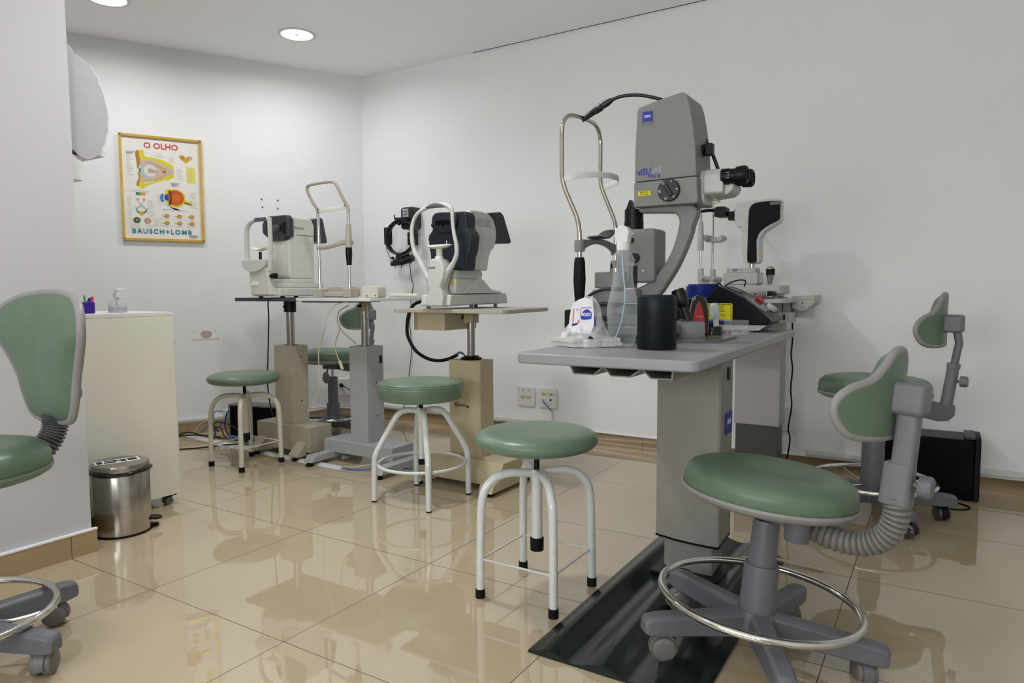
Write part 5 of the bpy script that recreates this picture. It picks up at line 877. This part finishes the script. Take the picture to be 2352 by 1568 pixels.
mb=MB(); slab(mb,1.385,.8765,1.462,.819,yf+.03,yb-.05,.0,.0025); obj('screen_recess',mb,mat('screen_black','#05070B',.12),pn)
mb=MB(); slab(mb,1.40,.867,1.425,.850,yb-.04,yb-.025,.002,.014); obj('key_switch',mb,RED,pn,bevel=.002,label='red switch on the console')
kc=Vector((1.455,yb-.035,.826)); kn=Vector((.62,0,.78)); mb=MB(); mb.rod(kc,kc+kn*.016,[(0,.02),(.7,.022),(1,.02)],28); obj('rotary_knob',mb,ZL,pn)
mb=MB(); slab(mb,1.318,.9085,1.36,.8905,yf+.07,yb-.06,.001,.003); obj('name_plate',mb,GREY,pn,bevel=.001)
mb=MB(); mb.prism([(1.165,.752),(1.45,.752),(1.478,.772),(1.145,.772)],'y',yf+.004,yb); mb.box(1.19,1.23,yf+.02,yf+.06,Z,.753); mb.box(1.38,1.42,yf+.02,yf+.06,Z,.753); mb.box(1.19,1.23,yb-.06,yb-.02,Z,.753); mb.box(1.38,1.42,yb-.06,yb-.02,Z,.753); obj('underbody',mb,ZL,t)
mb=MB(); mb.prism(rrect(1.238,1.3565,.7865,.8505,.003),'y',yf-.0008,yf); yl=obj('warning_label',mb,YEL,bd,label='yellow warning label with black border')
mb=MB()
for a,b,c_,d in ((1.241,1.3525,.8455,.848),(1.241,1.3525,.789,.7905),(1.241,1.243,.789,.848),(1.3505,1.3525,.789,.848)): mb.box(a,b,yf-.0012,yf-.0008,c_,d)
obj('label_border',mb,INK,yl); mb=MB(); mb.box(1.238,1.3565,yf-.0016,yf-.0008,.776,.787); obj('blue_strip',mb,mat('strip_blue','#132C80',.4),yl)
for i,(s_,h) in enumerate((('RADIAÇÃO POR LASER',.0068),('INVISÍVEL E VISÍVEL',.0068),('EVITE EXPOSIÇÃO DOS OLHOS',.0052),('OU PELE À RADIAÇÃO DIRETA',.0052),('LASER CLASSE 4',.0052),('DE ACORDO COM A NORMA IEC',.0052),('1064 nm   10 mJ',.0052),('650 nm   1 mW',.0052))):
    text('warning_lettering',s_,h*.92,(1.2965,yf-.0013,[.8395,.8330,.8255,.8205,.8125,.8070,.7995,.7945][i]),(1,0,0),(0,0,1),INK,yl,depth=.0001,squash=.95)
mb=MB(); mb.tube([(1.24,1.60,.875),(1.253,1.59,.915),(1.268,1.59,.925),(1.285,1.59,.913),(1.31,1.59,.928),(1.345,1.59,.938),(1.368,1.59,.934),(1.365,1.585,.912)],.0028,seg=8); obj('loop_cable',mb,BLACK,t)

# ------------------------------------------------------------------ second slit lamp table (by the far wall)
t=thing('slit_lamp_table','light grey column table with side tray standing against the far wall behind the laser desk','desk',(1.29,2.25,0))
mb=MB(); mb.box(1.182,1.388,2.2,2.325,.262,.842); cu_=obj('column_upper',mb,mat('table_grey','#A9A7A4',.42,bump=.1,bscale=700),t,bevel=.003)
mb=MB(); mb.cyl((1.365,2.2,.752),(1.365,2.198,.752),.004,seg=10); mb.cyl((1.365,2.2,.812),(1.365,2.198,.812),.004,seg=10); obj('screw',mb,INK,cu_)
mb=MB(); mb.box(1.188,1.381,2.206,2.319,.03,.262); obj('column_lower',mb,mat('table_dark','#4B4A48',.4),t,bevel=.002)
mb=MB(); mb.prism(rrect(1.08,1.46,1.95,2.36,.03),'z',0,.03); obj('foot_plate',mb,ZG,t,bevel=.003)
mb=MB(); mb.prism(rrect(.95,1.452,1.93,2.36,.025),'z',.842,.860); tp=obj('table_top',mb,mat('table_top_grey','#B9B8B2',.35),t,bevel=.004,seg=3)
mb=MB(); mb.box(1.39,1.425,2.21,2.30,.748,.842); mb.box(1.39,1.45,2.10,2.20,.752,.800); sw=obj('power_box',mb,ZL,t,bevel=.003); mb=MB(); mb.box(1.412,1.422,2.0985,2.10,.765,.79); obj('green_switch',mb,mat('switch_green','#123A26',.3),sw)
mb=MB(); mb.prism([(1.43,.869),(1.525,.873),(1.526,.842),(1.512,.826),(1.503,.822),(1.495,.805),(1.47,.800),(1.445,.812),(1.432,.815)],'y',2.2,2.40); tr=obj('side_tray',mb,mat('tray_light','#B3B2AA',.4),t,bevel=.002)
mb=MB(); mb.box(1.435,1.502,2.24,2.36,.772,.812); mb.box(1.432,1.524,2.198,2.2,.855,.857); obj('tray_box',mb,ZL,tr,bevel=.002)
mb=MB(); mb.box(1.427,1.445,2.215,2.24,.768,.80); obj('power_socket',mb,BLACK,tr,bevel=.002); mb=MB(); mb.box(1.474,1.478,2.1975,2.1985,.835,.845); obj('blue_mark',mb,BLUE,tr)
mb=MB(); mb.tube([(1.436,2.21,.775),(1.432,2.22,.74),(1.43,2.24,.66),(1.426,2.24,.60),(1.432,2.25,.53),(1.426,2.25,.44),(1.432,2.25,.36),(1.418,2.26,.25),(1.425,2.27,.20),(1.415,2.28,.12),(1.40,2.29,.05),(1.42,2.28,.005)],.0035,seg=8); obj('power_cord',mb,BLACK,t,label='black power cord hanging from the side tray')
t=thing('slit_lamp','modern slit lamp with black and white angular head on the table by the far wall','eye instrument',(1.25,2.15,.860)); SLW=mat('slit_lamp_white','#C9C9C4',.38)
mb=MB(); mb.prism(rrect(1.06,1.412,2.06,2.26,.02),'z',.880,.920); bs=obj('base',mb,ZL,t,bevel=.005); mb=MB(); mb.box(1.03,1.40,2.05,2.27,.860,.866); mb.cyl((1.08,2.08,.876),(1.08,2.24,.876),.012,seg=14); mb.cyl((1.38,2.08,.876),(1.38,2.24,.876),.012,seg=14); obj('rail',mb,STEEL,bs)
mb=MB(); mb.prism(rrect(1.145,1.300,2.10,2.22,.004),'z',.925,.978); mb.box(1.148,1.292,2.105,2.215,.918,.926); mb.prism(rrect(1.152,1.289,2.12,2.21,.015),'z',.978,1.0); st=obj('stage',mb,ZL,t,bevel=.003)
mb=MB(); mb.box(1.185,1.202,2.1185,2.12,.986,.995); bg=obj('blue_badge',mb,BLUE,st); text('badge_lettering','ZEISS',.0045,(1.1935,2.1183,.9905),(1,0,0),(0,0,1),WHT,bg,depth=.0001); text('stage_lettering','VISULAS',.006,(1.217,2.1198,.991),(1,0,0),(0,0,1),BLUE,st,depth=.0001)
mb=MB(); mb.box(1.2985,1.3005,2.13,2.20,.935,.97); obj('vent_grille',mb,WHT,st)
mb=MB(); mb.cyl((1.262,2.15,.99),(1.262,2.15,1.03),.0115,seg=20); obj('shaft',mb,STEEL,t)
wh=smooth2([(1.19,1.215),(1.186,1.25),(1.192,1.285),(1.205,1.299),(1.24,1.301),(1.33,1.305),(1.375,1.303),(1.389,1.293),(1.387,1.25),(1.386,1.205),(1.345,1.178),(1.318,1.158),(1.303,1.13),(1.302,1.08),(1.302,1.035),(1.292,1.020),(1.25,1.019),(1.232,1.032),(1.226,1.08),(1.222,1.178),(1.20,1.186)],3)
mb=MB(); mb.prism(wh,'y',2.115,2.19); hd=obj('head',mb,SLW,t,bevel=.006,seg=3)
bl=smooth2([(1.253,1.248),(1.262,1.278),(1.285,1.291),(1.33,1.294),(1.378,1.293),(1.389,1.288),(1.388,1.25),(1.386,1.212),(1.345,1.190),(1.310,1.166),(1.292,1.135),(1.290,1.08),(1.291,1.03),(1.282,1.022),(1.258,1.024),(1.250,1.04),(1.251,1.15)],3)
mb=MB(); mb.prism(bl,'y',2.1085,2.1155); fc=obj('black_cover',mb,mat('cover_black','#06070A',.4,spec=.15),hd,bevel=.003)
mb=MB()
for h in (1.279,1.2835,1.288): mb.box(1.345,1.3865,2.107,2.1086,h-.0006,h+.0006)
obj('cover_lines',mb,WHT,fc); mb=MB(); mb.box(1.2905,1.3025,2.1085,2.115,1.085,1.128); obj('side_label',mb,mat('label_lilac','#A9AEC0',.4),hd); mb=MB(); mb.box(1.2925,1.3015,2.1083,2.115,1.06,1.083); obj('type_label',mb,mat('label_tan','#C2B48A',.4),hd)
mb=MB(); mb.cyl((1.192,2.15,1.245),(1.184,2.15,1.245),.035,seg=28); mb.box(1.155,1.190,2.13,2.17,1.222,1.262); mb.prism(rrect(1.10,1.153,1.236,1.284,.012),'y',2.10,2.17); mb.tube([(1.10,2.11,1.268),(1.075,2.105,1.27),(1.05,2.10,1.268),(1.028,2.10,1.265)],.0075,seg=12); mb.box(1.022,1.038,2.09,2.11,1.257,1.274); mb.cyl((1.09,2.13,1.245),(1.10,2.13,1.245),.004,seg=8); obj('ocular_arm',mb,BLACK,hd,bevel=.003)
mb=MB(); mb.rod((1.35,2.12,.918),(1.352,2.12,1.005),[(0,.009),(.12,.009),(.15,.0095),(.45,.0165),(.55,.0185),(.86,.0185),(.93,.017),(1,.009)],24); j_=obj('joystick',mb,STEEL,t); mb=MB(); mb.cyl((1.351,2.12,.966),(1.351,2.12,.993),.0192,seg=24); obj('joystick_grip',mb,BLACK,j_)
t=thing('chin_rest_frame','slim grey two-rod chin rest of the black and white slit lamp by the wall','chin rest',(1.05,2.2,.860))
for y in (2.10,2.30):
    h=1.34 if y>2.2 else 1.30
    mb=MB(); mb.cyl((1.038,y,1.0),(1.038,y,h),.005,seg=14); ps=obj('rod',mb,STEEL,t); mb=MB(); mb.prism([(1.028,1.002),(1.052,1.002),(1.052,.965),(1.075,.945),(1.085,.92),(1.085,.862),(1.055,.862),(1.045,.90),(1.03,.94)],'y',y-.012,y+.012); mb.cyl((1.085,y,.95),(1.05,y-.03,.957),.012,seg=16) ; obj('bracket',mb,ZL,ps,bevel=.003)
mb=MB(); mb.rod((1.038,2.10,1.12),(1.038,2.10,1.22),[(0,.0145),(.3,.014),(1,.0105)],20); mb.cyl((1.038,2.10,1.085),(1.038,2.10,1.118),.0155,seg=20); sl=obj('height_sleeve',mb,ZL,t)
mb=MB(); mb.loft([[(1.05+.01*s_,y,1.145-.2*(abs(y-2.2)-.1)*.1+h) for s_,h in ((-1,-.012),(1,-.012),(1,.012),(-1,.012))] for y in (2.11,2.15,2.2,2.25,2.30)]); mb.prism(smooth2([(1.04,1.15),(1.10,1.15),(1.115,1.158),(1.12,1.14),(1.09,1.128),(1.04,1.13)],3),'y',2.17,2.25); obj('chin_cup',mb,ZL,sl)
mb=MB(); mb.tube([(1.04,2.30,1.329),(1.075,2.28,1.331),(1.085,2.22,1.331),(1.075,2.15,1.325),(1.04,2.11,1.292)],.002,seg=8,sub=5,ry=.009,ref=(0,0,1)); obj('forehead_band',mb,mat('cream_strap','#CFC9B6',.5),t)
mb=MB(); c=(1.078,2.02,0); mb.lathe([(0,.861),(.076,.861),(.078,.87),(.077,.917),(.070,.918),(.067,.927),(.062,.927),(.062,.875),(0,.872)],c,seg=48); tag(obj('blue_container',mb,BLUEP),'round royal blue plastic container on the far slit lamp table','container')
t=thing('metal_bar_case','long flat metallic case with black end cap on the far table behind the console','case',(1.25,2.0,.860)); mb=MB(); mb.prism([(1.16,.872),(1.345,.868),(1.372,.873),(1.372,.894),(1.16,.894)],'y',1.96,2.05); b_=obj('case_body',mb,STEEL,t,bevel=.003); mb=MB(); mb.prism([(1.372,.872),(1.388,.878),(1.394,.884),(1.392,.892),(1.372,.895)],'y',1.962,2.048); mb.box(1.20,1.34,1.965,2.045,.8605,.872); obj('end_cap',mb,BLACK,t,bevel=.002)
mb=MB(); mb.cyl((1.30,1.9605,.881),(1.30,1.9590,.881),.004,seg=12); mb.cyl((1.322,1.9605,.881),(1.322,1.9590,.881),.004,seg=12); obj('port',mb,BLACK,b_)

# ------------------------------------------------------------------ computers on the floor
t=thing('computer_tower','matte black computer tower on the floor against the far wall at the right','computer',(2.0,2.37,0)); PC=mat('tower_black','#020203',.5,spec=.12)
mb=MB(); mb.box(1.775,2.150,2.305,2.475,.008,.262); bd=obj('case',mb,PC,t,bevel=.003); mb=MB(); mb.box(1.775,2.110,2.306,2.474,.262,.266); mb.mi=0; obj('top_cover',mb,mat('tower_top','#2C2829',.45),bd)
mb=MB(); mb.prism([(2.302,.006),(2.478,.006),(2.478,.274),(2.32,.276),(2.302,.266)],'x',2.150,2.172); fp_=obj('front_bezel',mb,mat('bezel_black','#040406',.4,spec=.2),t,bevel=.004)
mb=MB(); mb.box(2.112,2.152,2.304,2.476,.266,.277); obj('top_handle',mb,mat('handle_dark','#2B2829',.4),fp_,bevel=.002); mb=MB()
for x,y in ((1.80,2.32),(1.80,2.46),(2.13,2.32),(2.13,2.46)): mb.cyl((x,y,0),(x,y,.009),.01,seg=12)
obj('feet',mb,RUB,t)
mb=MB(); mb.tube([(2.02,2.29,.004),(2.08,2.26,.004),(2.13,2.22,.004),(2.135,2.18,.004),(2.10,2.15,.004),(2.05,2.14,.004),(2.0,2.16,.004)],.0035,seg=8); tag(obj('floor_cable',mb,RUB),'black cable looping on the floor in front of the right computer tower','cable')
t=thing('computer_tower','black computer tower with grey top edge on the floor behind the small left stool','computer',(-1.57,1.66,0)); Rz=Matrix.Translation(Vector((-1.775,1.56,0)))@Matrix.Rotation(math.radians(13),4,'Z')
mb=MB(); mb.box(.008,.43,0,.12,.004,.19,Rz); bd=obj('case',mb,PC,t,bevel=.002); mb=MB(); mb.box(.0,.43,-.001,.121,.19,.198,Rz); obj('top_cover',mb,mat('tower_top_grey','#6B6768',.45),bd); mb=MB(); mb.box(-.006,.008,-.001,.121,.004,.198,Rz); obj('rear_frame',mb,STEEL,t,bevel=.001)

# ------------------------------------------------------------------ floor cable covers and cable tangle
def strip(name,a,b,w,label):
    a=Vector(a); b=Vector(b); d=(b-a).normalized(); s_=Vector((-d.y,d.x,0)); mb=MB()
    pr=[(-w,0.0005),(-w*.7,.006),(-w*.35,.010),(0,.0115),(w*.35,.010),(w*.7,.006),(w,.0005)]
    mb.loft([[p+s_*u+Vector((0,0,h)) for u,h in pr] for p in (a,b)]); return tag(obj(name,mb,mat('cover_'+name+label[:3],'#C9CACA',.3,var=.05,scale=12)),label,'cable cover','floor cable covers')
strip('cable_cover',(-1.98,1.42,0),(-1.235,1.372,0),.03,'white half-round floor cable cover at the left, beside the black cable tangle')
strip('cable_cover',(-1.225,1.366,0),(-.93,1.347,0),.03,'short white floor cable cover running under the taupe table')
strip('cable_cover',(-.92,1.345,0),(-.555,1.338,0),.03,'white floor cable cover ending under the light grey table')
mb=MB(); mb.tube([(-.56,1.35,.006),(-.50,1.35,.012),(-.45,1.38,.02),(-.42,1.44,.02),(-.36,1.5,.02)],.0035,seg=8); tag(obj('floor_cable',mb,mat('floor_cream','#C5BDA5',.5)),'cream cable leaving the end of the floor cable cover','cable')
mb=MB(); mb.tube([(-.56,1.338,.004),(-.50,1.335,.004),(-.44,1.36,.006),(-.38,1.42,.008),(-.2,1.5,.008),(-.1,1.5,.008),(.0,1.62,.006)],.003,seg=8); tag(obj('floor_cable',mb,mat('floor_blue','#2A6FB8',.4)),'blue cable leaving the end of the floor cable cover','cable')
random.seed(5)
def loop(pts,r,m,l,name='floor_cable'):
    mb=MB(); mb.tube(pts,r,seg=8,sub=8); return tag(obj(name,mb,m),l,'cable','tangled cables by the left wall')
DB=mat('tangle_black','#0E0F10',.45); BL=mat('tangle_blue','#2468B4',.4); TW=mat('tangle_white','#C8C4B4',.5)
loop([(-1.72,1.10,.004),(-1.62,1.22,.004),(-1.5,1.32,.016),(-1.42,1.40,.017),(-1.36,1.45,.006),(-1.34,1.50,.005),(-1.40,1.52,.005),(-1.5,1.48,.006),(-1.62,1.43,.02)],.0045,DB,'thick black cable running in from the cabinet across the floor cover')
loop([(-1.70,1.40,.018),(-1.86,1.42,.02),(-2.0,1.42,.02),(-2.05,1.40,.006),(-2.0,1.36,.01),(-1.86,1.40,.022),(-1.7,1.44,.02)],.0045,DB,'black cable bent back in a long narrow loop over the floor cover')
loop([(-1.80,1.50,.03),(-1.82,1.48,.08),(-1.76,1.48,.10),(-1.66,1.49,.085),(-1.58,1.51,.04),(-1.50,1.53,.006),(-1.40,1.53,.005)],.004,DB,'black cable arching from the tangle towards the left computer')
loop([(-1.86,1.52,.006),(-1.84,1.50,.05),(-1.78,1.50,.06),(-1.74,1.49,.02),(-1.70,1.48,.006),(-1.74,1.46,.006),(-1.80,1.47,.008),(-1.84,1.49,.01)],.004,DB,'small black cable coil in the middle of the tangle')
loop([(-1.77,1.545,.15),(-1.775,1.535,.12),(-1.765,1.52,.07),(-1.73,1.51,.03),(-1.66,1.50,.006),(-1.56,1.51,.005),(-1.50,1.53,.005)],.004,DB,'black cable dropping from the white plugs beside the left computer')
loop([(-1.93,1.46,.02),(-1.90,1.48,.05),(-1.85,1.50,.10),(-1.88,1.53,.145),(-1.84,1.55,.15),(-1.80,1.55,.148),(-1.78,1.54,.17)],.003,BL,'blue network cable arching up to the white plugs')
loop([(-1.84,1.49,.05),(-1.85,1.47,.02),(-1.83,1.46,.006),(-1.79,1.46,.02),(-1.77,1.47,.06),(-1.74,1.49,.10),(-1.72,1.52,.13),(-1.76,1.54,.16)],.0035,BL,'blue network cable looping under the white connector')
loop([(-1.68,1.48,.02),(-1.60,1.49,.02),(-1.55,1.50,.03),(-1.50,1.53,.02)],.006,BL,'thick blue plug and cable beside the left computer')
loop([(-1.97,1.45,.02),(-1.96,1.47,.06),(-1.92,1.50,.09),(-1.85,1.53,.11),(-1.78,1.55,.12)],.0022,TW,'thin white cable curving behind the tangle')
mb=MB(); mb.box(-.012,.012,-.009,.009,0,.03,Matrix.Translation(Vector((-1.845,1.49,.055)))@Matrix.Rotation(.15,4,'Y')); o=obj('network_connector',mb,mat('conn_cream','#D8CDB0',.5),bevel=.003); tag(o,'cream block connector in the blue cable of the tangle','connector')
mb=MB(); mb.box(-.011,.015,-.012,.012,0,.055,Matrix.Translation(Vector((-1.79,1.545,.115)))@Matrix.Rotation(.05,4,'Y')); o=obj('plug_adapter',mb,mat('plug_white','#D9D9DA',.4),bevel=.008,seg=3); tag(o,'white plug adapter with a black stripe next to the left computer','plug')
mb=MB(); mb.tube([(-1.18,1.42,.868),(-1.19,1.415,.84),(-1.195,1.42,.76),(-1.205,1.42,.62),(-1.215,1.42,.50),(-1.235,1.43,.38),(-1.255,1.46,.25),(-1.28,1.52,.1),(-1.29,1.55,.008)],.0042,seg=8); tag(obj('hanging_cable',mb,mat('cable_dark_green','#0F2E30',.45)),'dark cable hanging from the leftmost table down behind the small stool','cable')
mb=MB(); mb.tube([(-.52,2.49,.07),(-.48,2.44,.03),(-.44,2.38,.004),(-.38,2.2,.004),(-.36,2.05,.004)],.002,seg=6); tag(obj('thin_cord',mb,TW),'thin pale cord lying on the floor behind the stools','cord')
